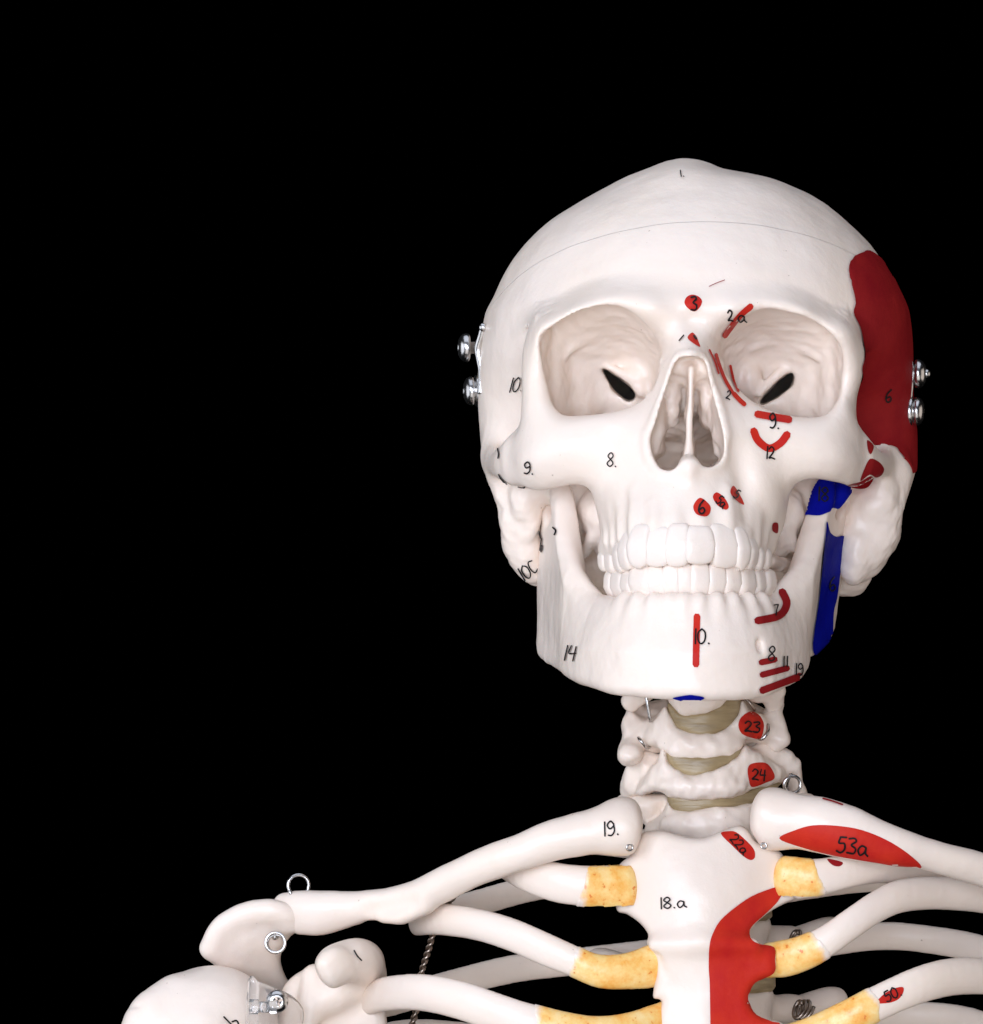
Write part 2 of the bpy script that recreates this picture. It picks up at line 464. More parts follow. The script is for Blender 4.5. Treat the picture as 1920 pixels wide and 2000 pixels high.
def number(text, cx, cy, hgt, surf, parent, rot=0, wd=3.6, slant=0.0, aspect=0.6, mat=None, off=0.55, name='handwritten_number'):
    adv = {'1': 0.55, '.': 0.45, '4': 0.95}; wd *= 0.86
    tot = sum(adv.get(c, 0.95) for c in text); x = -tot/2; lines = []
    ca, sa = math.cos(R(rot)), math.sin(R(rot))
    for c in text:
        for ln in GL[c]:
            o = []
            for u, v in ln:
                X = (x+u)*hgt*aspect-slant*(v-.5)*hgt; Y = (v-.5)*hgt
                o.append((cx+X*ca-Y*sa, cy+X*sa+Y*ca))
            lines.append(o)
        x += adv.get(c, 0.95)
    return strokes(name, lines, surf, mat or M['ink'], parent, wd, off, label='handwritten black number '+text.strip('.'))

# ------------------------------------------------------------------ small turned and bent metal
def tube(name, pts, rad, mat, parent, seg=10, closed=False, sub=6, label=None):
    """bent round wire through points in millimetres"""
    q = spline(pts, sub, closed) if sub > 1 else np.asarray(pts, float)
    n = len(q); T = np.gradient(q, axis=0)
    if closed: T = np.roll(q, -1, 0)-np.roll(q, 1, 0)
    T /= np.linalg.norm(T, axis=1)[:, None]+1e-12
    up = np.array([0.31, 0.77, 0.55]); V = []
    u = np.cross(T[0], up); u /= np.linalg.norm(u)
    for i in range(n):
        u = u-T[i]*np.dot(u, T[i]); u /= np.linalg.norm(u)+1e-12; v = np.cross(T[i], u)
        for j in range(seg):
            a = 2*math.pi*j/seg; V.append(q[i]+rad*(math.cos(a)*u+math.sin(a)*v))
    F = []
    for i in range(n if closed else n-1):
        k = (i+1) % n
        for j in range(seg):
            F.append((i*seg+j, i*seg+(j+1) % seg, k*seg+(j+1) % seg, k*seg+j))
    if not closed:
        F.append(tuple(range(seg))[::-1]); F.append(tuple((n-1)*seg+j for j in range(seg)))
    return mesh_obj(name, V, F, mat, parent, label=label)
def lathe(name, prof, base, axis, mat, parent, seg=24, label=None):
    """prof = (radius, height along axis) from the base point outwards, millimetres"""
    a = np.array(axis, float); a /= np.linalg.norm(a)
    u = np.cross(a, [0.2, 0.3, 0.9]); u /= np.linalg.norm(u); v = np.cross(a, u); V = []; F = []
    for r, h in prof:
        for j in range(seg):
            t = 2*math.pi*j/seg; V.append(np.array(base)+a*h+r*(math.cos(t)*u+math.sin(t)*v))
    for i in range(len(prof)-1):
        for j in range(seg):
            F.append((i*seg+j, i*seg+(j+1) % seg, (i+1)*seg+(j+1) % seg, (i+1)*seg+j))
    F.append(tuple(range(seg))[::-1]); F.append(tuple((len(prof)-1)*seg+j for j in range(seg)))
    return mesh_obj(name, V, F, mat, parent, label=label)

# ------------------------------------------------------------------ the one thing in the picture
skeleton = bpy.data.objects.new('anatomical_skeleton', None); link(skeleton)
skeleton['label'] = 'white plastic anatomical skeleton with red and blue painted muscle marks and handwritten numbers'
skeleton['category'] = 'skeleton'

# ================================================================== SKULL
SIL = 85.0
rows = [  # photo y, left edge, right edge, front depth, rear depth
 (312, 1332, 1334, 80, 84), (316, 1312, 1356, 72, 92), (323, 1285, 1390, 63, 102), (335, 1252, 1420, 55, 112), (350, 1215, 1482, 47, 120),
 (365, 1184, 1541, 41, 127), (390, 1140, 1594, 34, 136), (430, 1076, 1647, 25, 145), (484, 1018, 1702, 15, 153),
 (525, 990, 1730, 9.5, 158), (576, 966, 1757, 5, 163), (617, 947, 1773, 4, 166), (680, 937, 1782, 10, 169),
 (740, 934, 1783, 26, 170), (790, 934, 1784, 38, 170), (856, 938, 1790, 44, 169), (907, 945, 1790, 48, 166), (960, 961, 1776, 54, 162),
 (1002, 979, 1760, 60, 157), (1069, 982, 1750, 64, 150), (1104, 997, 1716, 66, 142), (1135, 1030, 1686, 70, 132), (1150, 1060, 1650, 76, 124), (1165, 1120, 1600, 85, 115)]
rows = np.array(rows, float)
def smooth_interp(x, xp, fp):
    """monotone cubic"""
    xp = np.asarray(xp); fp = np.asarray(fp); h = np.diff(xp); dl = np.diff(fp)/h
    m_ = np.zeros(len(xp)); m_[0] = dl[0]; m_[-1] = dl[-1]
    for i in range(1, len(xp)-1):
        if dl[i-1]*dl[i] > 0:
            w1 = 2*h[i]+h[i-1]; w2 = h[i]+2*h[i-1]; m_[i] = (w1+w2)/(w1/dl[i-1]+w2/dl[i])
    x = np.clip(x, xp[0], xp[-1]); i = np.clip(np.searchsorted(xp, x)-1, 0, len(xp)-2)
    t = (x-xp[i])/h[i]
    return (2*t**3-3*t**2+1)*fp[i]+(t**3-2*t**2+t)*h[i]*m_[i]+(-2*t**3+3*t**2)*fp[i+1]+(t**3-t**2)*h[i]*m_[i+1]

ss = ppm(SIL)
lo = np.array([(925-960)/ss-2, -48, (1000-1190)/ss-4]); hi = np.array([(1805-960)/ss+2, 175, (1000-305)/ss+2])
SK = Field(lo, hi, 0.85)
pyz = 1000-SK.ax[2]*ss                                   # photo y of each level at silhouette depth
xl = (smooth_interp(pyz, rows[:, 0], rows[:, 1])-960)/ss; xr = (smooth_interp(pyz, rows[:, 0], rows[:, 2])-960)/ss
yf = smooth_interp(pyz, rows[:, 0], rows[:, 3]); yb = smooth_interp(pyz, rows[:, 0], rows[:, 4])
aa = np.maximum((xr-xl)/2, 0.3).astype(np.float32); xc = ((xr+xl)/2).astype(np.float32)
yc = np.clip(88, yf+1, yb-1).astype(np.float32)
x = SK.ax[0][:, None, None]; y = SK.ax[1][None, :, None]
bf = np.maximum(yc-yf, 0.5).astype(np.float32); bb = np.maximum(yb-yc, 0.5).astype(np.float32)
dy = y-yc[None, None, :]
f = np.sqrt(((x-xc)/aa)**2+(dy/np.where(dy < 0, bf, bb))**2)-1
g = np.gradient(f, SK.h)
d = f/np.maximum(np.sqrt(g[0]**2+g[1]**2+g[2]**2), 1.0/90)
del g
z = SK.ax[2][None, None, :]
d = np.maximum(d, z-(1000-311.5)/ss); d = -smin(-d, z-(1000-1152)/ss, 14.0)
SK.F = d.astype(np.float32)
BRAIN = SK.F.copy()

# --- front of the face as one relief, then hollowed
face_poly = [(1352, 520), (1200, 530), (1112, 556), (1064, 592), (1036, 640), (1020, 700), (1020, 780), (1016, 830), (1000, 862), (984, 893), (990, 925), (1018, 947), (1055, 957),
 (1095, 949), (1130, 946), (1155, 957), (1170, 980), (1178, 1010), (1174, 1045), (1172, 1085), (1250, 1090), (1345, 1090), (1440, 1090), (1508, 1085), (1514, 1050), (1521, 1020), (1522, 990), (1530, 970),
 (1545, 952), (1570, 938), (1600, 935), (1640, 942), (1664, 946), (1688, 925), (1697, 893), (1688, 860), (1672, 820), (1668, 780), (1684, 735), (1690, 690), (1672, 640), (1640, 592), (1592, 556), (1500, 530)]
FL = outline(face_poly, 4, 3.0, 80)
ctrl = [(1352, 520, 17), (1352, 560, 7), (1352, 592, -1.5), (1352, 622, 1.5), (1350, 640, 0), (1348, 665, -8), (1347, 692, -15), (1346, 905, -25), (1345, 930, -25), (1343, 970, -27.5), (1343, 1020, -32), (1343, 1065, -34.2),
 (1262, 850, -14), (1428, 850, -14), (1288, 775, -11), (1402, 775, -11), (1306, 725, -12), (1388, 725, -12), (1318, 682, -7), (1380, 682, -7), (1285, 910, -19), (1405, 910, -19),
 (1250, 790, -6), (1180, 812, -6), (1110, 815, -2), (1060, 802, 4), (1450, 790, -6), (1520, 812, -6), (1590, 815, -2), (1642, 802, 4),
 (1288, 680, 4), (1275, 740, -2), (1410, 680, 4), (1422, 740, -2),
 (1110, 880, -5), (1055, 900, 0), (1012, 900, 9), (988, 898, 21), (1590, 880, -5), (1640, 900, 0), (1674, 900, 9), (1694, 895, 21), (1180, 860, -7), (1510, 860, -7),
 (1215, 910, -9), (1215, 965, -12), (1478, 910, -9), (1478, 965, -12), (1150, 935, -3), (1170, 985, 2), (1540, 935, -3), (1520, 985, 2),
 (1250, 1000, -25), (1300, 1000, -29), (1205, 1020, -15), (1180, 1040, -3), (1390, 1000, -29), (1438, 1000, -25), (1482, 1020, -15), (1508, 1040, -3),
 (1250, 1070, -29.2), (1200, 1075, -15), (1176, 1075, -2), (1435, 1070, -29.2), (1488, 1075, -15), (1508, 1075, -2),
 (1040, 650, 12), (1028, 720, 14), (1030, 780, 11), (1668, 650, 12), (1680, 705, 14), (1664, 780, 11),
 (1200, 588, -1.5), (1120, 603, 2), (1062, 632, 8), (1500, 588, -1.5), (1580, 603, 2), (1640, 632, 8), (1275, 598, -3), (1430, 598, -3),
 (1200, 535, 20), (1500, 535, 20), (1090, 568, 38), (1620, 568, 38), (1060, 596, 30), (1642, 596, 30), (1022, 650, 24), (1688, 650, 24), (1270, 555, 8), (1430, 555, 8), (1100, 720, 2), (1600, 720, 2), (1200, 700, 0), (1490, 700, 0)]
YF = Lattice(FL.x0, FL.x0+FL.st*(FL.nx-2), FL.y0, FL.y0+FL.st*(FL.ny-2), FL.st)
YF.set(np.clip(tps(ctrl, YF), -40, 45)+7.0)
SK.plate(FL, YF, 7.0, 3.2, 7.0)

# --- fillers behind the face
for sgn, cx in ((-1, 1352), (1, 1352)):
    X = lambda o: cx+sgn*o
    SK.ell((X(292), 722, 25), (4.5, 12, 19), 4); SK.ell((X(262), 735, 36), (6, 12, 18), 5); SK.ell((X(220), 745, 46), (8, 12, 17), 6)
    SK.ell((X(105), 960, 12), (14, 26, 22), 5)
    SK.ell((X(195), 985, 50), (13, 12, 14), 4); SK.ell((X(228), 935, 60), (13, 14, 12), 5)
    SK.ell((X(170), 1035, 38), (5.5, 10, 9), 3); SK.ell((X(182), 1000, 36), (7, 9, 9), 3); SK.ell((X(150), 1060, 40), (6, 8, 8), 3); SK.ell((X(178), 1100, 70), (12, 14, 12), 4); SK.ell((X(208), 980, 50), (9, 9, 11), 2)
    SK.ell((X(45), 720, 30), (9, 30, 20), 4)
SK.ell((1352, 1000, 66), (48, 26, 14), 6); SK.ell((1352, 1085, 100), (44, 34, 12), 6); SK.ell((1352, 1118, 104), (54, 30, 13), 8)
SK.ell((1352, 660, 30), (26, 26, 8), 4)
SK.chain([(1526, 1015, 30, 2.2), (1546, 1055, 32, 2.0), (1562, 1088, 38, 1.8)], 1.5); SK.chain([(1540, 975, 34, 2.2), (1556, 1010, 38, 2.6), (1566, 1045, 42, 2.0)], 1.5); SK.chain([(1500, 1096, 14, 2.6), (1530, 1104, 30, 2.6), (1566, 1116, 52, 2.6)], 1.0)
SK.chain([(1176, 1015, 30, 2.2), (1156, 1052, 32, 2.0), (1142, 1080, 38, 1.8)], 1.5); SK.chain([(1160, 980, 34, 2.6), (1146, 1010, 38, 3.2), (1136, 1030, 42, 2.4)], 1.5)
SK.ell((1534, 1006, 40), (2.6, 12, 2.2), 0.8, True); SK.ell((1550, 1078, 46), (2.4, 12, 2.6), 0.8, True); SK.ell((1165, 1010, 40), (2.0, 10, 2.4), 0.8, True)
# cheek arches back to the temples
SK.chain([(1000, 899, 24, 3.4), (984, 904, 32, 2.9), (972, 906, 44, 2.6), (966, 902, 58, 3.0), (964, 895, 76, 4)], 7, zs=1.6)
SK.chain([(1688, 899, 24, 3.4), (1706, 905, 32, 2.9), (1722, 908, 44, 2.6), (1730, 905, 58, 3.0), (1734, 898, 76, 4)], 7, zs=1.6)
# mastoids and lumps of the skull base
SK.chain([(996, 940, 68, 6.5), (1010, 1010, 66, 6.8), (1021, 1060, 68, 6.8), (1036, 1098, 72, 6.5), (1050, 1122, 76, 4.2)], 6)
SK.chain([(1735, 930, 70, 8), (1716, 1000, 66, 8.3), (1699, 1050, 68, 8.0), (1682, 1086, 72, 6.6), (1668, 1108, 77, 4.6)], 6)
for c, r, k in (((1045, 955, 60), (7, 7, 5), 4), ((1036, 1000, 61), (4, 5, 9), 4), ((1018, 975, 58), (4, 4, 6), 4), ((1668, 1078, 64), (6, 8, 12), 5), ((1732, 1035, 80), (4.5, 14, 7), 4),
                ((1655, 1128, 96), (8, 12, 7), 6), ((1722, 965, 60), (4, 5, 8), 4)):
    SK.ell(c, r, k)
SK.ell((1682, 1045, 72), (10, 13, 14), 6); SK.ell((1700, 985, 62), (7, 6, 7), 5)

# --- hollow skull: brain case, eye sockets, slits, nose
yy = SK.ax[1][None, :, None]; zz = SK.ax[2][None, None, :]
inner = np.maximum(np.maximum(BRAIN+7.0, 63.0-yy), (1000-930)/ss-zz)
SK.F = np.maximum(SK.F, -inner); del inner
SK.ell((1352, 1100, 112), (15, 17, 40), 2, True)      # opening for the spinal cord
def socket(poly, apex, depth, y0=-30, ybase=-2.0, k=11.0):
    L = outline(poly, 4, 2.5, 200); c0 = L.poly.mean(0)
    p = L.poly; c = np.array([P(a, b_, Y) for a in (p[:, 0].min()-40, p[:, 0].max()+40) for b_ in (p[:, 1].min()-40, p[:, 1].max()+40) for Y in (y0, depth)])
    sl, x, y, z = SK.block(c.min(0), c.max(0), 2)
    s_ = S*D/(D+y); px = 960+x*s_+0*z; py = 1000-z*s_+0*x
    t = np.clip((y-ybase)/(depth-ybase), 0, 1)
    sc_ = np.maximum((1-t**2.3)**0.55, 0.03)*(1+0.05*np.sin(t*math.pi))
    cx = c0[0]+(apex[0]-c0[0])*t**1.15; cy = c0[1]+(apex[1]-c0[1])*t**1.15
    mx = (px-cx)/sc_+c0[0]; my = (py-cy)/sc_+c0[1]
    ex = np.maximum(np.maximum(L.x0-mx, mx-(L.x0+L.st*(L.nx-2))), 0); ey = np.maximum(np.maximum(L.y0-my, my-(L.y0+L.st*(L.ny-2))), 0)
    d = (L(mx, my)+np.sqrt(ex*ex+ey*ey))*sc_/s_
    d = np.maximum(d, y-depth+0*x)
    SK.put(sl, d.astype(np.float32), k, True)
orb_l = [(1174, 597), (1122, 610), (1073, 635), (1054, 660), (1053, 705), (1066, 757), (1080, 785), (1101, 801), (1140, 804), (1180, 801), (1216, 792), (1250, 776), (1272, 752), (1282, 720), (1278, 675), (1264, 647), (1244, 622), (1214, 603)]
orb_r = [(1492, 606), (1440, 632), (1415, 662), (1414, 695), (1428, 726), (1452, 760), (1482, 784), (1518, 800), (1569, 807), (1612, 801), (1638, 770), (1650, 720), (1645, 675), (1610, 637), (1558, 615)]
socket(orb_l, (1205, 745), 42); socket(orb_r, (1498, 748), 42)
SK.ell((1246, 738, 41), (5, 6, 7), 3); SK.ell((1462, 742, 41), (5, 6, 7), 3)
SK.chain([(1170, 711, 40, 0.9), (1200, 722, 39, 1.3), (1228, 740, 38, 1.5), (1252, 766, 37, 1.2)], 2.5); SK.chain([(1556, 719, 40, 0.9), (1532, 722, 39, 1.4), (1508, 741, 38, 1.6), (1484, 770, 37, 1.2)], 2.5)
SK.chain([(1105, 695, 31, 0.8), (1130, 668, 32, 1.0), (1165, 660, 34, 0.9), (1200, 668, 36, 0.7)], 2.5); SK.chain([(1470, 680, 34, 0.8), (1510, 666, 34, 1.0), (1560, 672, 32, 1.0), (1598, 700, 30, 0.7)], 2.5)
slit_l = outline([(1174, 718), (1197, 730), (1221, 747), (1241, 768), (1240, 779), (1228, 783), (1212, 773), (1195, 756)], 2, 1.5, 30)
slit_r = outline([(1551, 727), (1549, 746), (1538, 762), (1518, 776), (1500, 786), (1484, 790), (1486, 779), (1503, 760), (1520, 743), (1537, 729)], 2, 1.5, 30)
SK.plate(slit_l, 55.0, 22.0, 0.5, 0.5, True); SK.plate(slit_r, 55.0, 22.0, 0.5, 0.5, True)
nose = [(1350, 696), (1328, 700), (1316, 715), (1303, 754), (1290, 795), (1280, 828), (1271, 850), (1270, 872), (1277, 896), (1289, 914), (1308, 919), (1323, 912), (1338, 903), (1358, 903), (1374, 911), (1391, 911), (1407, 898), (1413, 876), (1411, 846), (1403, 812), (1395, 780), (1385, 744), (1379, 715), (1371, 702)]
# rim of the nose opening, proud of the face
NP = spline(nose, 3, True)
rim = []
for a, b_ in NP:
    cxn, cyn = 1345, 830; u = np.array([a-cxn, b_-cyn]); u /= np.linalg.norm(u)
    q = (a+u[0]*5, b_+u[1]*5)
    rim.append((q[0], q[1], float(YF(np.array([q[0]], np.float32), np.array([q[1]], np.float32))[0])-7.0+0.7, 1.1))
rim.append(rim[0])
SK.chain(rim, 3.5, sub=1)
NL = outline(nose, 4, 2.0, 40)
SK.plate(NL, 3.0, 36.0, 1.0, 0.8, True, ylim=(-5, 5))
# septum and turbinates
SK.plate(outline([(1344, 718), (1356, 718), (1354, 770), (1352, 820), (1352, 860), (1356, 906), (1334, 906), (1340, 860), (1341, 810), (1344, 770)], 2, 1.5, 30), 18.0, 24.0, 0.9, 1.0)
for sx in (-1, 1):
    SK.chain([(1345+sx*56, 790, 2, 2.2), (1345+sx*60, 830, 4, 2.8), (1345+sx*64, 880, 6, 2.5)], 2.5, ys=3.0)
    SK.chain([(1345+sx*30, 760, 10, 2.4), (1345+sx*34, 800, 12, 3.2), (1345+sx*36, 822, 12, 2.6)], 2.0, ys=2.5)
SK.ell((1348, 722, 12), (11, 15, 6), 3); SK.ell((1348, 745, 24), (12, 14, 12), 3); SK.ell((1345, 790, 46), (16, 16, 14), 3)
SK.chain([(1345, 900, -16, 2.4), (1346, 908, -24, 2.0), (1346, 922, -25, 1.5), (1345, 940, -24, 1.0)], 4)
# tooth-root ridges of the upper jaw
for px, y0, Y0, y1, Y1, r in ((1239, 960, -20, 1050, -28, 2.2), (1278, 985, -28, 1050, -32, 1.8), (1320, 990, -30, 1050, -34, 1.8), (1368, 990, -30, 1050, -34, 2.0), (1420, 960, -25, 1050, -30.5, 1.9),
                              (1453, 940, -14.5, 1050, -23.5, 1.7), (1475, 990, -12, 1055, -18, 1.6), (1490, 1010, -6, 1060, -10, 1.4), (1213, 985, -14, 1050, -20, 1.6), (1198, 1005, -9, 1060, -14, 1.4), (1185, 1020, -4, 1060, -8, 1.3)):
    SK.chain([(px, y0, Y0+4.0, r*0.6), (px, (y0+y1)/2, (Y0+Y1)/2+1.3, r), (px, y1, Y1+1.2, r)], 3.4)
SK.ell((1193, 850, -10), (2.6, 2.2, 1.6), 4, True)
SK.chain([(1448, 880, -15, 2.5), (1458, 950, -17, 3), (1466, 1010, -22.5, 2)], 5, True)
# --- sawn line: skull cap lifts off
V, Q = SK.mesh(); V = relax(V, Q, 2)
s_v = S*D/(D+V[:, 1]); vpx = 960+V[:, 0]*s_v; vpy = 1000-V[:, 2]*s_v
inside = ((vpx > 1045) & (vpx < 1290) | (vpx > 1405) & (vpx < 1660)) & (vpy > 590) & (vpy < 815) & (V[:, 1] > 9)
nosein = (vpx > 1262) & (vpx < 1425) & (vpy > 700) & (vpy < 920) & (V[:, 1] > -4) & ~inside
base_ = (vpy > 925) & ((vpx < 1200) | (vpx > 1500)) & (V[:, 1] > 22)
rgh = 0.65*inside*np.clip((V[:, 1]-10)/10, 0, 1)+1.6*nosein*np.clip((V[:, 1]+4)/6, 0, 1)+0.75*base_*np.clip((vpy-925)/40, 0, 1)
V = weather(V, Q, 1.0, 3, rgh)
del SK, BRAIN
import bmesh
def split_mesh(V, Q, keep_upper):
    seam = np.array([0, 18.0, (1000-430)/ppm(18)]); nrm = Vector((0, 0.47, 1)).normalized()
    h = (V-seam)@np.array(nrm); m_ = (h > -1.5) if keep_upper else (h < 1.5)
    Qk = Q[m_[Q].all(1)]; used, inv = np.unique(Qk, return_inverse=True); Qk = inv.reshape(Qk.shape); Vk = V[used]
    me = bpy.data.meshes.new('t'); me.from_pydata(Vk.tolist(), [], Qk.tolist()); bm = bmesh.new(); bm.from_mesh(me)
    bmesh.ops.bisect_plane(bm, geom=bm.verts[:]+bm.edges[:]+bm.faces[:], plane_co=Vector(seam)+nrm*(0.06 if keep_upper else -0.06), plane_no=nrm, clear_inner=keep_upper, clear_outer=not keep_upper)
    bmesh.ops.triangulate(bm, faces=bm.faces[:]); bm.verts.index_update()
    Vo = np.array([v.co[:] for v in bm.verts]); To = np.array([[v.index for v in f.verts] for f in bm.faces]); bm.free(); bpy.data.meshes.remove(me)
    return Vo, To
S_head = Surf(V, Q)
V1, Q1 = split_mesh(V, Q, False)
cranium = mesh_obj('cranium', V1, Q1, M['bone'], skeleton); S_cran = Surf(V1, Q1)
V2, Q2 = split_mesh(V, Q, True)
skull_cap = mesh_obj('skull_cap', V2, Q2, M['bone'], skeleton); S_cap = Surf(V2, Q2)

# ================================================================== TEETH
def tooth(parent, px, y_neck, y_edge, w_px, Y, yaw, thick, lower=False, pointed=0.0):
    s_ = ppm(Y); hw = min(w_px/s_/2/max(math.cos(yaw), 0.36), 5.0); hh = abs(y_edge-y_neck)/s_/2+0.5
    cz = (1000-(y_neck+y_edge)/2)/s_ + (0.5 if not lower else -0.5); cx = (px-960)/s_
    nu, nv = 26, 15; V = []; F = []; e = 0.58
    sg = lambda v, p: math.copysign(abs(v)**p, v)
    rnd = random.Random(int(px*7+y_neck)); skew = rnd.uniform(-0.07, 0.07); hh *= rnd.uniform(0.97, 1.03)
    for j in range(nv):
        ph = -math.pi/2+math.pi*j/(nv-1); cz_, r = sg(math.sin(ph), 0.5), max(math.cos(ph), 0)**0.42
        edge = cz_ if lower else -cz_                      # +1 at the biting edge
        k = 1.0-0.10*max(0, -edge)**1.3-0.03*max(0, edge)
        tk = 1.0-0.30*max(0, edge)**1.5*(1 if thick < 8 else 0.3)
        for i in range(nu):
            th = 2*math.pi*i/nu; c, n_ = sg(math.cos(th), e), sg(math.sin(th), e)
            lx = hw*r*k*c*1.12+skew*cz_*hw; ly = thick/2*r*tk*sg(n_, 0.75)
            lz = hh*cz_
            if edge > 0.5 and pointed: lz += (1 if lower else -1)*pointed*(1-abs(c)*1.6)
            ly += 2.6*max(0, -edge)**1.1+0.5*math.sin(c*3)*0.15
            V.append((cx+lx*math.cos(yaw)-ly*math.sin(yaw), Y+lx*math.sin(yaw)+ly*math.cos(yaw), cz+lz))
    for j in range(nv-1):
        for i in range(nu):
            F.append((j*nu+i, j*nu+(i+1) % nu, (j+1)*nu+(i+1) % nu, (j+1)*nu+i))
    return mesh_obj('tooth', V, F, M['tooth'], parent)
upper = [(1171, 1062, 1116, 13, 0, 8), (1184.5, 1060, 1120, 17, -7.5, 8), (1199, 1048, 1118, 14, -17.5, 7.5), (1213, 1038, 1114, 18, -24, 7), (1239, 1028, 1109, 35, -31, 6.5), (1278, 1032, 1108, 44, -34.5, 6), (1321, 1027, 1107, 43, -37.5, 6),
         (1369, 1032, 1102, 54, -37.5, 6), (1419.5, 1027, 1110, 49, -33.5, 6.5), (1456, 1033, 1112, 27, -29.5, 7), (1476.5, 1044, 1113, 19, -23, 7.5), (1491, 1054, 1114, 14, -15, 8), (1504.5, 1058, 1113, 15, -6, 8)]
lower = [(1185, 1174, 1113, 14, -2, 8), (1201, 1174, 1112, 22, -11, 8), (1220, 1174, 1109, 18, -19, 7.5), (1244, 1169, 1103, 34, -26.5, 6), (1277, 1168, 1102, 34, -31, 5.5), (1308.5, 1168, 1100, 32, -33.5, 5.5), (1337, 1169, 1098, 28, -34.2, 5.5),
         (1368, 1169, 1097, 36, -34, 5.5), (1402, 1169, 1100, 34, -31.5, 5.5), (1434, 1172, 1102, 32, -27.5, 6), (1464, 1178, 1105, 31, -22, 7), (1488, 1178, 1109, 20, -13.5, 7.5), (1508, 1172, 1111, 22, -4, 8)]
def set_teeth(parent, rowt, low):
    q = np.array([P(t[0], 1100, t[4]) for t in rowt])
    for i, t in enumerate(rowt):
        a, b_ = q[max(i-1, 0)], q[min(i+1, len(q)-1)]
        yaw = math.atan2(b_[1]-a[1], b_[0]-a[0])
        off = t[5]/2+(-0.7 if low else -0.3); tooth(parent, t[0]-math.sin(yaw)*off*5.8, t[1], t[2], t[3], t[4]+math.cos(yaw)*off, yaw, t[5], low, 0.8 if i in (4, 9) else 0.25)
set_teeth(cranium, upper, False)

# ================================================================== LOWER JAW
path = [  # photo x, depth, top y, bottom y, half thickness
 (1064, 70, 975, 1274, 3.0), (1068, 62, 985, 1286, 3.0), (1077, 52, 1022, 1294, 2.8), (1086, 42, 1000, 1300, 2.6), (1093, 36, 948, 1305, 2.8), (1100, 30, 965, 1310, 3.2), (1110, 23, 1040, 1316, 4.0),
 (1122, 14, 1115, 1323, 4.8), (1140, 2, 1158, 1332, 5.2), (1167, -12, 1166, 1343, 5.2), (1210, -26, 1165, 1358, 5.2), (1270, -35, 1163, 1363, 5.6), (1345, -38, 1163, 1366, 6.0),
 (1420, -35.5, 1165, 1369, 5.6), (1480, -26, 1170, 1362, 5.2), (1517, -12, 1166, 1344, 5.2), (1542, 2, 1150, 1330, 5.0), (1557, 14, 1105, 1314, 4.6), (1563, 23, 1035, 1303, 4.0), (1566, 30, 965, 1294, 3.2),
 (1570, 36, 942, 1288, 2.8), (1580, 43, 985, 1283, 2.6), (1592, 52, 1010, 1277, 2.8), (1604, 61, 975, 1264, 3.0), (1612, 70, 962, 1240, 3.0)]
MJ = Field(*fbox([(1030, 930, 75), (1665, 930, 75), (1030, 1385, -50), (1450, 1390, -50)], 4), 0.72)
pd = spline(np.array(path), 10)
pm = np.array([P(a, 1000, b_)[:2] for a, b_, *_ in pd]); sc_p = ppm(pd[:, 1])
zt = (1000-pd[:, 2])/sc_p; zb = (1000-pd[:, 3])/sc_p; th = pd[:, 4]
gx, gy = np.meshgrid(MJ.ax[0], MJ.ax[1], indexing='ij')
best = np.full(gx.shape, 1e9); bi = np.zeros(gx.shape)
for i in range(len(pm)-1):
    a, e = pm[i], pm[i+1]-pm[i]; t = np.clip(((gx-a[0])*e[0]+(gy-a[1])*e[1])/((e**2).sum()+1e-9), 0, 1)
    dd = (gx-a[0]-t*e[0])**2+(gy-a[1]-t*e[1])**2; m_ = dd < best
    best[m_] = dd[m_]; bi[m_] = (i+t)[m_]
dl = np.sqrt(best); ii = np.arange(len(pm))
ZT, ZB, TH = (np.interp(bi, ii, v) for v in (zt, zb, th))
zc = ((ZT+ZB)/2)[:, :, None]; hh = ((ZT-ZB)/2)[:, :, None]; z3 = MJ.ax[2][None, None, :]
u = (z3-zc)/np.maximum(hh, 1)                                   # -1 lower border, +1 upper border
body = np.clip((TH-4.2)/1.0, 0, 1)[:, :, None]
thk = TH[:, :, None]*(1+body*0.12*np.clip(-u-0.1, 0, 1)-body*0.10*np.clip(u, 0, 1))
rr = np.minimum(thk*0.9, 4.2)
q1 = dl[:, :, None]-thk+rr; q2 = np.abs(z3-zc)-hh+rr
MJ.F = (np.sqrt(np.maximum(q1, 0)**2+np.maximum(q2, 0)**2)+np.minimum(np.maximum(q1, q2), 0)-rr).astype(np.float32)
# front edges of the upright branches, oblique lines, joint heads, chin, root ridges
MJ.chain([(1082, 950, 37, 2.6), (1091, 990, 32, 3.4), (1103, 1050, 25, 3.6), (1120, 1115, 15, 3.8), (1145, 1175, 0, 3.0), (1175, 1225, -12, 1.5)], 3)
MJ.chain([(1571, 945, 37, 2.6), (1566, 990, 32, 3.4), (1563, 1050, 25, 3.6), (1556, 1110, 15, 3.6), (1532, 1170, 0, 3.0), (1500, 1225, -14, 1.5)], 3)
MJ.ell((1060, 972, 66), (8, 5, 5), 3); MJ.ell((1622, 965, 66), (9, 5, 5), 3); MJ.ell((1596, 966, 47), (4.5, 8, 5), 3)

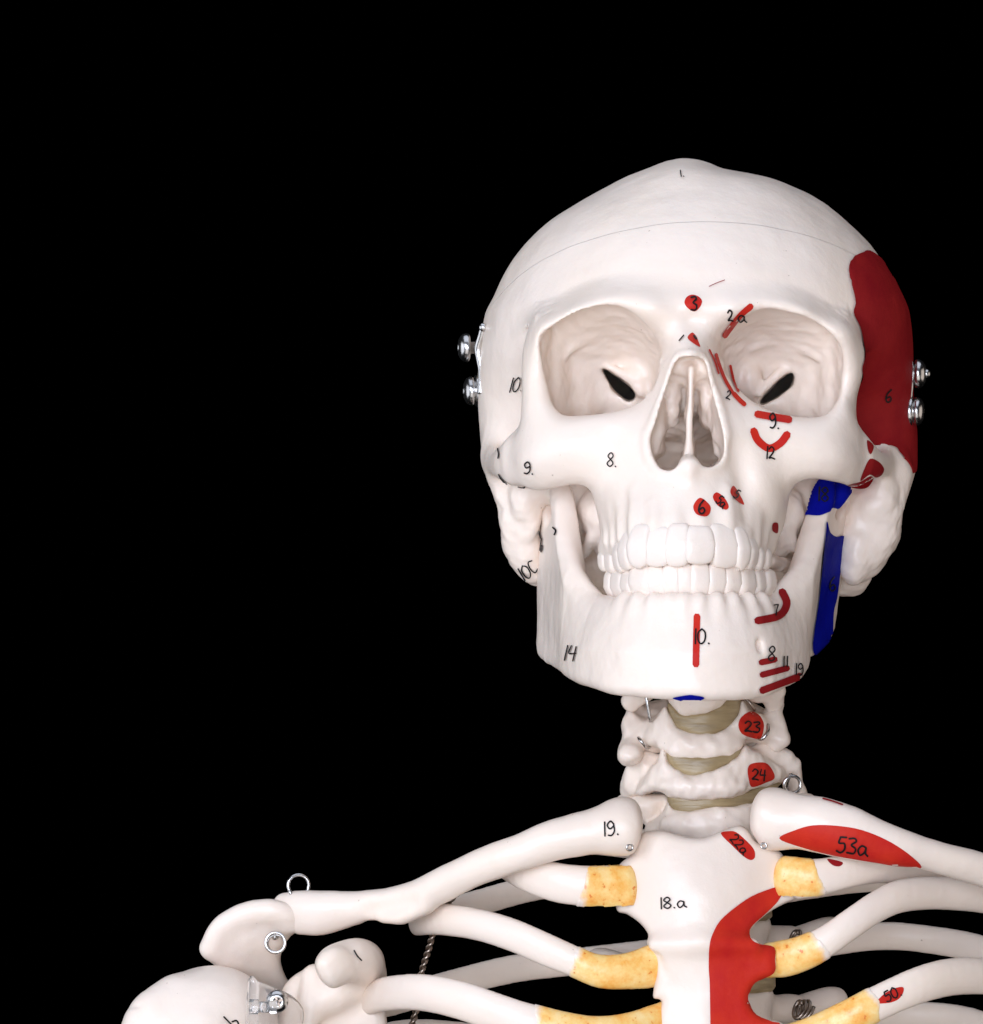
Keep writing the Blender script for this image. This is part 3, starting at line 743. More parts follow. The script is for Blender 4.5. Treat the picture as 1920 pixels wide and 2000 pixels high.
CX, CY, LEAN = P(1350, 1200, 0)[0], 20.0, 0.135
def lean_w(Yv, zv):
    t_ = np.clip((zv-P(0, 1275, -35)[2])/(P(0, 1168, -35)[2]-P(0, 1275, -35)[2]), 0, 1.15)
    return LEAN*t_**1.2*np.clip((12-Yv)/22, 0, 1)
def unlean(px, py, Y, r):
    p = P(px, py, Y); k_ = 1-lean_w(Y-6, p[2]); x_ = CX+(p[0]-CX)/k_; y_ = CY+(p[1]-CY)/k_; s_ = ppm(y_)
    return (960+x_*s_, 1000-p[2]*s_, y_, r)
for px, Y, l in ((1220, -21.5, 1200), (1244, -28.5, 1215), (1277, -33.5, 1195), (1308, -36, 1190), (1337, -37, 1190), (1368, -36.5, 1190), (1402, -34.5, 1195), (1434, -31, 1225), (1464, -25.5, 1220), (1488, -17, 1215)):
    MJ.chain([unlean(px, 1170, Y+0.9, 2.3), unlean(px, 1188, Y+0.7, 2.1), unlean(px, l+16, Y-0.2, 1.2)], 4.5)
MJ.ell((1482, 1262, -32.0), (1.0, 1.6, 1.6), 2.5, True)
V, Q = MJ.mesh(); V = weather(relax(V, Q, 5), Q, 1.3, 8, 0.12)
wl_ = lean_w(V[:, 1], V[:, 2]); V[:, 0] = CX+(V[:, 0]-CX)*(1-wl_); V[:, 1] = CY+(V[:, 1]-CY)*(1-wl_)
mid = P(1350, 1250, 0)[0]; z0 = P(0, 1250, 40)[2]
back = np.clip((V[:, 1]-0)/30, 0, 1)
V[:, 0] += back*np.where(V[:, 0] > mid, 0.14, 0.02)*(V[:, 2]-z0)
mandible = mesh_obj('mandible', V, Q, M['bone'], skeleton); S_jaw = Surf(V, Q); del MJ
set_teeth(mandible, lower, True)

# ================================================================== NECK
def curved(L, fn):
    Y = Lattice(L.x0, L.x0+L.st*(L.nx-2), L.y0, L.y0+L.st*(L.ny-2), L.st); return Y.set(fn(Y.QX, Y.QY))
def solid(name, build, box, h, mat, parent, it=2, label=None, amp=1.1, rough=0.0):
    Fd = Field(*fbox(box, 6), h); build(Fd); V, Q = Fd.mesh(); V = weather(relax(V, Q, it), Q, amp, int(abs(box[0][0])+abs(box[0][1])) % 997, rough)
    return mesh_obj(name, V, Q, mat, parent, label=label), Surf(V, Q)
bow = lambda X, Y: 62+((X-1368)/95.0)**2*6.5
def vb1(F):
    L = outline([(1262, 1330), (1300, 1355), (1309, 1380), (1326, 1397), (1347, 1400), (1375, 1395), (1400, 1389), (1418, 1374), (1440, 1340), (1440, 1290), (1262, 1290)], 3, 2)
    F.plate(L, curved(L, bow), 9, 4, 2)
    F.chain([(1290, 1320, 66, 6), (1258, 1345, 68, 5), (1232, 1372, 70, 3.2)], 3); F.chain([(1420, 1320, 66, 6), (1470, 1345, 68, 5), (1515, 1350, 70, 3.5)], 3)
    F.ell((1510, 1365, 74), (4, 5, 6), 3)
v1, _ = solid('cervical_vertebra', vb1, [(1200, 1280, 50), (1560, 1420, 95)], 0.75, M['bone'], skeleton, amp=1.6, rough=0.9)
def vb2(F):
    L = outline([(1301, 1379), (1292, 1387), (1283, 1399), (1269, 1412), (1258, 1436), (1262, 1454), (1282, 1455), (1303, 1459), (1313, 1471), (1324, 1478), (1347, 1481), (1377, 1480), (1413, 1476), (1441, 1467), (1450, 1457), (1455, 1444), (1470, 1437), (1490, 1443), (1500, 1425), (1486, 1400), (1466, 1388), (1450, 1366), (1444, 1382), (1438, 1398), (1422, 1417), (1398, 1432), (1371, 1438), (1343, 1432), (1322, 1420), (1309, 1398)], 3, 2)
    F.plate(L, curved(L, bow), 8.5, 3.2, 2)
    F.ell((1368, 1458, 60), (14, 6.5, 4), 4)
    # left and right transverse processes
    F.chain([(1280, 1440, 70, 5), (1240, 1425, 74, 4.6), (1236, 1400, 76, 3.0), (1240, 1376, 78, 2.6)], 3)
    F.chain([(1236, 1410, 74, 3.2), (1236, 1450, 70, 3.8), (1230, 1472, 66, 3.8)], 3); F.ell((1231, 1476, 64), (3.8, 4, 3.0), 3)
    F.chain([(1470, 1420, 70, 5), (1500, 1430, 72, 3.8), (1520, 1445, 72, 2.6)], 3); F.chain([(1514, 1370, 76, 3.2), (1512, 1400, 74, 3.4), (1524, 1436, 72, 2.8), (1516, 1458, 72, 1.8)], 3)
    F.ell((1300, 1420, 85), (14, 12, 10), 4); F.ell((1440, 1420, 85), (14, 12, 10), 4)
v2, S_v2 = solid('cervical_vertebra', vb2, [(1190, 1340, 50), (1560, 1510, 105)], 0.7, M['bone'], skeleton, amp=1.6, rough=0.9)
def vb3(F):
    L = outline([(1297, 1461), (1290, 1472), (1285, 1488), (1269, 1502), (1250, 1527), (1242, 1545), (1250, 1552), (1271, 1547), (1300, 1544), (1311, 1553), (1335, 1556), (1368, 1559), (1402, 1553), (1456, 1549), (1468, 1542), (1509, 1531), (1530, 1522), (1533, 1506), (1517, 1493), (1496, 1478), (1483, 1467), (1466, 1463), (1456, 1455), (1447, 1472), (1424, 1489), (1392, 1506), (1356, 1518), (1335, 1514), (1318, 1499), (1305, 1485)], 3, 2)
    F.plate(L, curved(L, lambda X, Y: 60+((X-1372)/95.0)**2*6), 9, 3.4, 2)
    F.ell((1372, 1535, 56), (15, 6, 4), 4)
    F.chain([(1262, 1495, 74, 5.5), (1243, 1515, 76, 4.2), (1232, 1545, 78, 3.4)], 3); F.chain([(1260, 1490, 72, 4), (1240, 1505, 74, 3), (1236, 1535, 74, 3)], 3)
    F.chain([(1490, 1475, 74, 5), (1525, 1480, 76, 4), (1546, 1492, 78, 2.8)], 3); F.chain([(1505, 1490, 76, 4), (1548, 1500, 78, 3.0), (1552, 1525, 80, 3.4), (1560, 1552, 82, 3)], 3)
    F.ell((1310, 1500, 86), (14, 12, 10), 4); F.ell((1440, 1500, 86), (14, 12, 10), 4)
v3, S_v3 = solid('cervical_vertebra', vb3, [(1200, 1430, 46), (1590, 1590, 105)], 0.7, M['bone'], skeleton, amp=1.6, rough=0.9)
def vb4(F):
    L = outline([(1305, 1563), (1297, 1583), (1276, 1603), (1262, 1612), (1262, 1650), (1300, 1668), (1370, 1672), (1440, 1668), (1490, 1640), (1500, 1590), (1484, 1560), (1466, 1571), (1402, 1577), (1356, 1588), (1326, 1588), (1311, 1576)], 3, 2)
    F.plate(L, curved(L, lambda X, Y: 60+((X-1378)/95.0)**2*6), 9, 3.2, 2)
    F.ell((1370, 1612, 55), (14, 5, 5), 4)
    L = outline([(1241, 1560), (1270, 1552), (1303, 1553), (1302, 1568), (1290, 1590), (1272, 1607), (1255, 1606), (1232, 1590)], 3, 2)
    F.plate(L, 74.0, 6, 4, 2)
    F.chain([(1500, 1590, 70, 6), (1545, 1575, 76, 4.5), (1575, 1570, 80, 3.5)], 3); F.chain([(1245, 1575, 76, 4), (1222, 1568, 80, 3.2), (1214, 1580, 80, 3)], 3)
v4, _ = solid('cervical_vertebra', vb4, [(1190, 1530, 46), (1600, 1690, 95)], 0.7, M['bone'], skeleton, amp=1.6, rough=0.9)
def disc_part(pts, Y0, half=6.5):
    def bld(F):
        L = outline(pts, 3, 2); F.plate(L, curved(L, lambda X, Y: Y0+((X-1370)/95.0)**2*6.5), half, 2.2, 1)
    a = np.array(pts); return solid('intervertebral_disc', bld, [(a[:, 0].min(), a[:, 1].min(), 46), (a[:, 0].max(), a[:, 1].max(), 88)], 0.6, M['disc'], skeleton, 1, amp=1.6)
disc_part([(1304, 1374), (1312, 1376), (1330, 1390), (1350, 1393), (1376, 1388), (1398, 1381), (1412, 1368), (1420, 1350), (1446, 1350), (1447, 1380), (1440, 1400), (1424, 1420), (1398, 1436), (1371, 1442), (1343, 1436), (1320, 1423), (1306, 1400)], 61.5)
disc_part([(1302, 1470), (1312, 1466), (1326, 1473), (1347, 1476), (1377, 1475), (1413, 1471), (1442, 1462), (1450, 1466), (1446, 1478), (1424, 1493), (1392, 1510), (1356, 1523), (1334, 1519), (1314, 1502), (1304, 1486)], 60.0)
disc_part([(1305, 1550), (1335, 1551), (1368, 1554), (1402, 1548), (1456, 1544), (1470, 1540), (1520, 1522), (1528, 1530), (1486, 1562), (1466, 1576), (1402, 1582), (1356, 1592), (1326, 1592), (1309, 1579)], 59.5)

# ================================================================== CHEST: upper spine behind the breastbone
def thoracic(y0, y1, Yd, dx, sides=((-1, 60), (1, 0))):
    def bld(F):
        cx = 1392+dx; ym = (y0+y1)/2
        L = outline([(cx-105, y0), (cx-60, y0+4), (cx, y0+5), (cx+60, y0+4), (cx+106, y0), (cx+100, ym), (cx+108, y1), (cx+60, y1-3), (cx, y1-4), (cx-60, y1-3), (cx-106, y1), (cx-99, ym)], 3, 2)
        F.plate(L, curved(L, lambda X, Y: Yd+((X-cx)/105.0)**2*12), 11, 3, 2)
        for sx, dn in sides:
            F.chain([(cx+sx*90, ym-10+dn, Yd+22, 5.6), (cx+sx*140, ym-14+dn, Yd+30, 5.0), (cx+sx*152, ym-14+dn, Yd+30, 4.6)], 3)
            F.chain([(cx+sx*140, ym-5+dn, Yd+34, 5), (cx+sx*205, ym-26+dn, Yd+42, 5.2), (cx+sx*226, ym-30+dn, Yd+46, 5.0)], 2)
    return solid('thoracic_vertebra', bld, [(1120, y0-30, Yd-14), (1690, y1+30, Yd+64)], 0.9, M['bone'], skeleton)
t1, _ = thoracic(1690, 1772, 76, 0, ()); t2, S_t2 = thoracic(1796, 1900, 84, 5); t3, S_t3 = thoracic(1936, 2030, 90, 12, ((1, 0),))
def tdisc(y0, y1, Yd, cx):
    disc_part([(cx-104, y0-3), (cx, y0), (cx+104, y0-3), (cx+104, y1+3), (cx, y1), (cx-104, y1+3)], Yd, 10)
tdisc(1668, 1692, 70, 1386); tdisc(1772, 1797, 80, 1394); tdisc(1899, 1937, 87, 1400)

# ================================================================== BREASTBONE
st = [(1256, 1627), (1277, 1623), (1300, 1624), (1340, 1634), (1377, 1635), (1419, 1619), (1446, 1612), (1464, 1626), (1478, 1646), (1519, 1661), (1536, 1685), (1548, 1720), (1556, 1752), (1530, 1766), (1488, 1792), (1462, 1820), (1467, 1834), (1488, 1845), (1513, 1850), (1516, 1876), (1511, 1902),
      (1482, 1913), (1462, 1935), (1463, 1966), (1488, 1990), (1530, 2000), (1530, 2050), (1490, 2070), (1290, 2070), (1284, 2000), (1292, 1956), (1276, 1950), (1277, 1930), (1283, 1900), (1282, 1852), (1265, 1842), (1267, 1826), (1250, 1803), (1224, 1785), (1204, 1776), (1206, 1720), (1210, 1690), (1235, 1668), (1243, 1645)]
stL = outline(st, 3, 2)
st_ctrl = [(1260, 1640, 24), (1340, 1636, 21), (1450, 1625, 24), (1520, 1680, 27), (1215, 1720, 27), (1360, 1720, 16), (1280, 1740, 19), (1450, 1740, 18), (1250, 1790, 22), (1480, 1790, 21), (1370, 1830, 11.5), (1370, 1850, 12), (1290, 1850, 15), (1500, 1870, 16), (1370, 1900, 12.5), (1300, 1930, 14), (1450, 1930, 14), (1370, 1990, 10), (1300, 2060, 12), (1460, 2060, 12)]
stY = Lattice(stL.x0, stL.x0+stL.st*(stL.nx-2), stL.y0, stL.y0+stL.st*(stL.ny-2), stL.st); stY.set(tps(st_ctrl, stY)+5.0)
def sternum_b(F):
    F.plate(stL, stY, 5.0, 2.6, 2)
    F.chain([(1280, 1846, 15.5, 1.6), (1330, 1843, 13.4, 1.6), (1370, 1841, 12.4, 1.8), (1420, 1842, 13.2, 1.6), (1470, 1845, 15.5, 1.6)], 6)
    F.chain([(1282, 1870, 15, 1.2), (1296, 1900, 14, 1.0)], 2, True)
sternum, S_st = solid('sternum', sternum_b, [(1190, 1600, 4), (1575, 2085, 36)], 0.75, M['bone'], skeleton)

# ================================================================== COLLARBONES
def clav_l(F):
    F.chain([(1212, 1614, 20, 7.6), (1180, 1620, 20, 7.8), (1130, 1630, 20, 7.4), (1080, 1642, 20, 6.8), (1000, 1670, 22, 6.3), (930, 1696, 27, 6.0), (880, 1720, 33, 5.9), (820, 1750, 41, 5.9), (760, 1766, 48, 5.4), (700, 1770, 54, 5.2), (640, 1774, 58, 6.4), (590, 1774, 61, 6.4), (560, 1770, 63, 4.8)], 3, ys=0.9)
    F.ell((1218, 1606, 22), (8, 7, 8.0), 7); F.ell((1218, 1628, 22), (7, 6.5, 6), 7)
    F.chain([(825, 1766, 38, 3.8), (785, 1784, 42, 3.8), (755, 1782, 47, 3)], 4)      # lower tubercle
    F.chain([(690, 1780, 56, 4.6), (630, 1796, 60, 5.4), (590, 1802, 62, 4.2)], 4)
    F.chain([(800, 1764, 34, 1.6), (720, 1780, 46, 1.6)], 5, True)
_cl = clav_l
def clav_l(F):
    _cl(F); F.plate(outline([(1250, 1500), (1340, 1500), (1340, 1720), (1244, 1720), (1251, 1640), (1255, 1600)], 3, 2), 22.0, 30, 1, 3.0, True)
clavicle_l, S_cl = solid('clavicle', clav_l, [(530, 1545, 4), (1265, 1840, 76)], 0.8, M['bone'], skeleton)
def clav_r(F):
    F.chain([(1515, 1598, 24, 8.0), (1550, 1604, 22, 8.8), (1600, 1611, 20, 9.4), (1650, 1624, 19, 9.0), (1700, 1640, 19, 7.8), (1750, 1653, 20, 6.6), (1800, 1665, 24, 5.6), (1850, 1679, 29, 5.5), (1900, 1694, 35, 5.7), (1960, 1712, 42, 5.6), (2040, 1726, 50, 5.4)], 3, ys=0.85)
    F.ell((1504, 1586, 24), (8, 7, 7.4), 7); F.ell((1506, 1618, 24), (8, 6.5, 6.5), 7)
_cr = clav_r
def clav_r(F):
    _cr(F); F.plate(outline([(1400, 1500), (1474, 1500), (1467, 1580), (1466, 1620), (1478, 1650), (1490, 1720), (1400, 1720)], 3, 2), 22.0, 30, 1, 4.0, True)
clavicle_r, S_cr = solid('clavicle', clav_r, [(1445, 1510, 4), (2050, 1770, 62)], 0.8, M['bone'], skeleton)

# ================================================================== RIBS with their cartilages
def rib(pts, n_cart, zs=1.75, h=0.85):
    """pts run from the breastbone outwards and round to the spine: (px, py, depth, plan radius)"""
    q = spline(np.array(pts, float), 4); nc = n_cart*4
    box = [tuple(p[:3]) for p in q]
    def bld(F): F.chain([tuple(p) for p in q[max(nc-5, 0):]], 1, sub=1, zs=zs)
    o, sf = solid('rib', bld, box[max(nc-5, 0):], h, M['bone'], skeleton, amp=0.25)
    if n_cart:
        pe = P(*q[nc][:3]); tg = P(*q[nc+1][:3])-P(*q[nc-1][:3]); tg /= np.linalg.norm(tg)
        def bc(F):
            F.chain([(p[0], p[1], p[2], p[3]+(0.16 if i > 1 else 0)) for i, p in enumerate(q[:nc+4])], 1, sub=1, zs=zs)
            x, y, z = np.meshgrid(*F.ax, indexing='ij')
            g_ = np.stack([x.ravel(), y.ravel()*0.5, z.ravel()], 1).astype(float)
            pl = (g_[:, 0]-pe[0])*tg[0]+(y.ravel()-pe[1])*tg[1]+(g_[:, 2]-pe[2])*tg[2]+1.2*waves(g_, 13, 6, int(pe[0]+pe[2]) % 91)+0.22*waves(g_, 5, 8, 5)
            F.F = np.maximum(F.F, pl.reshape(F.F.shape).astype(np.float32))
        co, cs = solid('costal_cartilage', bc, box[:nc+4], 0.7, M['cartilage'], o, label='yellow blotched cartilage between rib and breastbone', amp=0.25)
        fd = np.clip(-((cs.V-pe)@tg)/7.0, 0, 1); at_ = co.data.attributes.new('fade', 'FLOAT', 'POINT'); at_.data.foreach_set('value', fd.astype(np.float32))
    return o, sf
r1l, _ = rib([(1222, 1735, 26, 4.5), (1175, 1733, 24, 3.9), (1136, 1730, 23, 3.7), (1080, 1722, 25, 3.6), (1020, 1702, 32, 3.4), (985, 1684, 44, 3.1), (968, 1682, 60, 2.6), (990, 1676, 80, 2.4), (1050, 1660, 98, 2.4), (1140, 1645, 106, 2.4), (1260, 1650, 104, 3)], 2, 1.9)
r2l, _ = rib([(1290, 1882, 22, 4.6), (1230, 1896, 18, 3.5), (1170, 1897, 16, 3.1), (1118, 1876, 16, 3.1), (1060, 1852, 18, 3.3), (1000, 1826, 23, 3.3), (930, 1805, 32, 3.2), (860, 1795, 45, 3.2), (820, 1797, 62, 3.1), (818, 1798, 82, 2.9), (860, 1784, 102, 2.8), (940, 1762, 120, 2.8), (1040, 1735, 132, 2.8), (1160, 1720, 132, 2.8), (1290, 1735, 118, 2.8)], 3)
r3l, S_r3l = rib([(1305, 1998, 20, 4.6), (1230, 2020, 12, 4.1), (1150, 2026, 8, 4.0), (1040, 2002, 7, 4.0), (980, 1982, 9, 3.9), (900, 1954, 15, 3.8), (820, 1938, 26, 3.6), (750, 1942, 42, 3.4), (712, 1955, 64, 3.2), (716, 1962, 88, 3.0), (770, 1955, 112, 3.0), (870, 1925, 132, 3.0), (1000, 1893, 144, 3.0), (1110, 1880, 146, 2.9), (1270, 1860, 134, 2.8)], 3)
r4l, _ = rib([(1300, 2090, 18, 4.0), (1150, 2130, 4, 4.0), (1000, 2120, 4, 4.0), (850, 2080, 14, 3.8), (720, 2060, 40, 3.6), (670, 2060, 75, 3.4), (690, 2045, 110, 3.2), (800, 2020, 138, 3.2), (950, 2030, 152, 3.2), (1100, 2040, 156, 3.2), (1270, 2040, 144, 3.0)], 1)
r1r, S_r1r = rib([(1535, 1716, 26, 4.4), (1570, 1716, 24, 3.8), (1606, 1712, 24, 3.5), (1660, 1700, 28, 3.3), (1720, 1695, 38, 3.0), (1790, 1706, 54, 2.8), (1860, 1716, 72, 2.8), (1880, 1708, 90, 2.4), (1820, 1680, 106, 2.2), (1700, 1640, 112, 2.2), (1540, 1612, 104, 2.4)], 2, 1.8)
r2r, _ = rib([(1500, 1876, 24, 3.5), (1550, 1868, 20, 3.5), (1605, 1844, 18, 3.4), (1660, 1806, 20, 3.3), (1710, 1772, 26, 3.3), (1760, 1750, 34, 3.3), (1830, 1744, 48, 3.3), (1920, 1752, 66, 3.3), (1990, 1770, 88, 3.2), (2000, 1770, 108, 3.0), (1930, 1740, 126, 2.8), (1800, 1715, 134, 2.8), (1660, 1720, 130, 2.8), (1520, 1740, 118, 2.8)], 2)
r3r, S_r3r = rib([(1500, 2050, 22, 4.0), (1570, 2030, 14, 3.8), (1650, 1992, 11, 3.6), (1712, 1960, 12, 3.6), (1790, 1926, 17, 3.7), (1860, 1908, 28, 3.7), (1940, 1908, 46, 3.6), (2020, 1925, 74, 3.4), (2040, 1920, 100, 3.2), (1990, 1882, 122, 3.1), (1910, 1853, 136, 3.1), (1820, 1836, 144, 3.0), (1730, 1828, 146, 3.0), (1640, 1838, 142, 2.9), (1540, 1860, 132, 2.8)], 3)
r4r, _ = rib([(1500, 2110, 20, 4.0), (1600, 2130, 6, 4.0), (1720, 2100, 6, 4.0), (1850, 2060, 18, 3.8), (1980, 2050, 50, 3.6), (2050, 2060, 90, 3.4), (2000, 2040, 128, 3.2), (1900, 1998, 148, 3.2), (1800, 1985, 155, 3.2), (1690, 1985, 154, 3.1), (1540, 1990, 144, 3.0)], 1)

# ================================================================== SHOULDER
acr = [(398, 1856), (402, 1841), (411, 1821), (426, 1800), (453, 1783), (485, 1771), (513, 1766), (532, 1766), (556, 1773), (574, 1785), (581, 1800), (578, 1817), (562, 1835), (550, 1861), (548, 1878), (554, 1900), (566, 1920), (600, 1960), (560, 1990), (500, 1960), (470, 1925), (440, 1908), (413, 1882), (402, 1870)]
aL = outline(acr, 4, 2)
aY = Lattice(aL.x0, aL.x0+aL.st*(aL.nx-2), aL.y0, aL.y0+aL.st*(aL.ny-2), aL.st)
aY.set(tps([(400, 1855, 62), (450, 1790, 60), (520, 1770, 60), (575, 1795, 62), (480, 1840, 64), (530, 1835, 66), (520, 1900, 76), (450, 1890, 68), (560, 1950, 86)], aY))
def scap(F):
    F.plate(aL, aY, 5.0, 4.2, 2)
    F.chain([(408, 1850, 61, 2.0), (430, 1810, 59, 2.2), (472, 1785, 58, 2.6), (522, 1778, 57, 3.0), (558, 1786, 58, 3.0), (571, 1804, 60, 2.4)], 6)
    # socket neck and beak process
    L = outline([(580, 1900), (616, 1888), (660, 1895), (720, 1905), (748, 1905), (752, 1960), (740, 2060), (560, 2080), (530, 2040), (545, 1960), (555, 1925)], 4, 2)
    F.plate(L, 62.0, 7, 5, 3)
    F.chain([(708, 1890, 58, 7.6), (704, 1878, 48, 8.0), (684, 1876, 40, 7.4), (664, 1884, 34, 6.0)], 4, sub=14)
    L = outline([(617, 1892), (619, 1872), (634, 1856), (655, 1849), (673, 1858), (681, 1884), (672, 1908), (653, 1928), (633, 1919)], 4, 2)
    F.plate(L, curved(L, lambda X, Y: 31+(X-648)*0.06), 7.5, 5.0, 5)
    F.chain([(700, 1900, 58, 8), (660, 1930, 56, 8), (620, 1960, 54, 6)], 4)
    F.chain([(612, 1905, 55, 3.6), (606, 1950, 52, 3.2), (603, 2000, 50, 3), (600, 2060, 50, 3)], 4)
scapula, S_sc = solid('scapula', scap, [(385, 1755, 10), (770, 2090, 98)], 0.8, M['bone'], skeleton)
def hum(F):
    F.ell((398, 2015, 48), (22, 21, 21.5), 4); F.ell((430, 1995, 52), (19, 18, 18.5), 6)
    F.chain([(306, 1984, 42, 7.6), (290, 2004, 40, 9), (280, 2060, 40, 10)], 6); F.chain([(302, 1966, 40, 5), (336, 1942, 44, 5.5)], 6)
    F.chain([(400, 2030, 32, 6), (410, 2070, 30, 7), (420, 2110, 32, 9)], 10)
    F.chain([(350, 2060, 46, 16), (345, 2130, 46, 13), (345, 2220, 46, 11.5)], 8)
    F.chain([(455, 1975, 26, 2.2), (468, 2010, 26, 3)], 4, True); F.chain([(240, 1963, 40, 1.3), (272, 1966, 34, 0.5)], 0.8, True)
humerus, S_hu = solid('humerus', hum, [(215, 1865, 10), (545, 2180, 88)], 0.85, M['bone'], skeleton)

# ================================================================== PAINTED MUSCLE MARKS AND HANDWRITING
S_st.near = 15.0; S_jaw.near = 40.0; S_cr.near = 20; S_cl.near = 20
def red(poly, surf, parent, mat='red', step=4.0, **k): return patch('painted_muscle_mark', poly, surf, M[mat], parent, step, label='red painted muscle mark' if 'red' in mat else 'blue painted muscle mark', **k)
def bar(lines, wd, surf, parent, mat='red'): return strokes('painted_muscle_mark', lines, surf, M[mat], parent, wd, 0.38, label='red painted muscle mark')
# --- temple: large dark red field running round the side of the head
front = [(1684, 494), (1664, 504), (1656, 524), (1658, 549), (1667, 592), (1671, 625), (1683, 660), (1688, 695), (1683, 728), (1665, 774), (1666, 800), (1677, 826), (1692, 856), (1708, 871), (1725, 884), (1733, 914), (1756, 924)]
def brain_side(Yv, zv, x_in=None):
    """outer side of the brain case at depth Yv and height zv (right side)"""
    i = int(np.clip(round((zv-lo[2])/0.85), 0, len(aa)-1)); dy_ = Yv-yc[i]; b0 = bf[i] if dy_ < 0 else bb[i]
    return xc[i]+aa[i]*math.sqrt(max(0.0, 1-(dy_/b0)**2))
fe = []
for a, b_ in front:
    if b_ < 770:
        h, n = S_head.cast(a, b_); fe.append((h.y, h.z))
    elif b_ < 860:
        fe.append((38.0, P(a, b_, 38.0)[2]))                  # hidden behind the cheekbone
    else:                                                  # behind the cheek arch
        best_ = min(np.arange(25, 88, 0.5), key=lambda Yv: abs(brain_side(Yv, P(a, b_, Yv)[2])-P(a, b_, Yv)[0]))
        fe.append((best_, P(a, b_, best_)[2]))
top_z = fe[0][1]; low_z = fe[-1][1]
rear = [(fe[-1][0]+14, low_z+1), (fe[-1][0]+40, low_z+8), (148, low_z+36), (150, low_z+60), (140, top_z-24), (118, top_z-12), (95, top_z-4), (fe[0][0]+12, top_z+1)]
loop = spline(np.array(fe+rear), 5, True)
Lq = outline(loop, 0, 0.5, 3)
gyv = np.arange(loop[:, 0].min(), loop[:, 0].max(), 0.9); gzv = np.arange(loop[:, 1].min(), loop[:, 1].max(), 0.9)
A, Bq = np.meshgrid(gyv, gzv); A = A.ravel(); Bq = Bq.ravel(); kp = Lq(A.astype(np.float32), Bq.astype(np.float32)) < -0.4
pts = [Vector((a, b_)) for a, b_ in loop]+[Vector((a, b_)) for a, b_ in zip(A[kp], Bq[kp])]; n = len(loop)
v, e, f = delaunay_2d_cdt(pts, [(i, (i+1) % n) for i in range(n)], [list(range(n))], 1, 1e-5)[:3]
VV = []
for q in v:
    xs = max(brain_side(q.x, q.y)+7.0, 129.0) if q.y < fe[10][1] else 400
    h = S_head.t.ray_cast(Vector((xs, q.x, q.y)), Vector((-1, 0, 0)))
    if h[0] is None: h = S_head.t.find_nearest(Vector((148, q.x, q.y)))
    if h[0].x < 112: h = S_head.t.find_nearest(Vector((124, q.x, q.y)))
    nn = h[1] if h[1].x > 0 else -h[1]
    pt = np.array(h[0]+nn*0.45)
    if 1000-q.y*ss < 620: pt[0] = max(pt[0], brain_side(q.x, q.y)+0.5)
    VV.append(pt)
mesh_obj('painted_muscle_mark', np.array(VV), [list(t) for t in f], M['dark_red'], cranium, label='large dark red painted field over the temple')
number('6', 1733, 772, 26, S_head, cranium, rot=6, wd=3.4, off=0.8)
red([(1693, 860), (1705, 869), (1705, 878), (1700, 887), (1695, 880)], S_cran, cranium, 'dark_red', 3)
red([(1699, 896), (1717, 903), (1726, 916), (1721, 928), (1710, 932), (1698, 927), (1680, 939), (1687, 917)], S_cran, cranium, 'dark_red', 3)
red([(1656, 948), (1679, 941), (1699, 930), (1706, 937), (1694, 953), (1674, 955)], S_cran, cranium, 'dark_red', 3)
# --- face
red([(1352, 576), (1365, 580), (1371, 589), (1366, 601), (1356, 608), (1344, 602), (1337, 592), (1341, 581)], S_cran, cranium, step=3)
number('3', 1355, 593, 24, S_cran, cranium, wd=4.2)
bar([[(1466, 598), (1446, 614), (1428, 636), (1414, 655)]], 11, S_cran, cranium); number('2', 1426, 615, 20, S_cran, cranium, wd=3.6); number('a', 1447, 616, 22, S_cran, cranium, wd=3.4, aspect=.8)
red([(1352, 650), (1360, 658), (1364, 668), (1367, 678), (1354, 671), (1343, 660)], S_cran, cranium, step=2.5)
strokes('ink_scribble', [[(1328, 667), (1336, 657)]], S_cran, M['ink'], cranium, 2.6); strokes('ink_scribble', [[(1355, 658), (1359, 664)]], S_cran, M['ink'], cranium, 4)
bar([[(1384, 684), (1393, 703), (1402, 730)]], 3.4, S_cran, cranium); bar([[(1397, 693), (1403, 713), (1415, 743), (1430, 768), (1440, 779)]], 6.5, S_cran, cranium); bar([[(1432, 770), (1443, 782), (1453, 791)]], 9, S_cran, cranium)
bar([[(1425, 714), (1429, 733), (1434, 750), (1441, 765)]], 5, S_cran, cranium); number('2', 1421, 773, 17, S_cran, cranium, rot=15, wd=3)
bar([[(1478, 810), (1505, 815), (1541, 821)]], 14, S_cran, cranium); number('9', 1508, 823, 27, S_cran, cranium, wd=3.8); number('.', 1519, 830, 16, S_cran, cranium, wd=4)
bar([[(1471, 842), (1480, 861), (1501, 876), (1523, 866), (1537, 849)]], 15, S_cran, cranium); number('12', 1502, 885, 24, S_cran, cranium, rot=3, wd=3.6)
red([(1370, 973), (1386, 987), (1387, 1000), (1379, 1009), (1361, 1005), (1354, 991), (1360, 978)], S_cran, cranium, step=3); number('6', 1370, 992, 27, S_cran, cranium, wd=4)
red([(1400, 962), (1415, 973), (1423, 989), (1417, 996), (1401, 987), (1392, 971)], S_cran, cranium, step=3); number('5a', 1409, 981, 18, S_cran, cranium, rot=42, wd=3.2)
red([(1432, 949), (1443, 964), (1453, 986), (1437, 977), (1426, 962)], S_cran, cranium, step=3); number('5', 1437, 966, 18, S_cran, cranium, rot=30, wd=3.2)
red([(1509, 1022), (1519, 1022), (1518, 1041), (1508, 1036)], S_cran, cranium, 'dark_red', 3)
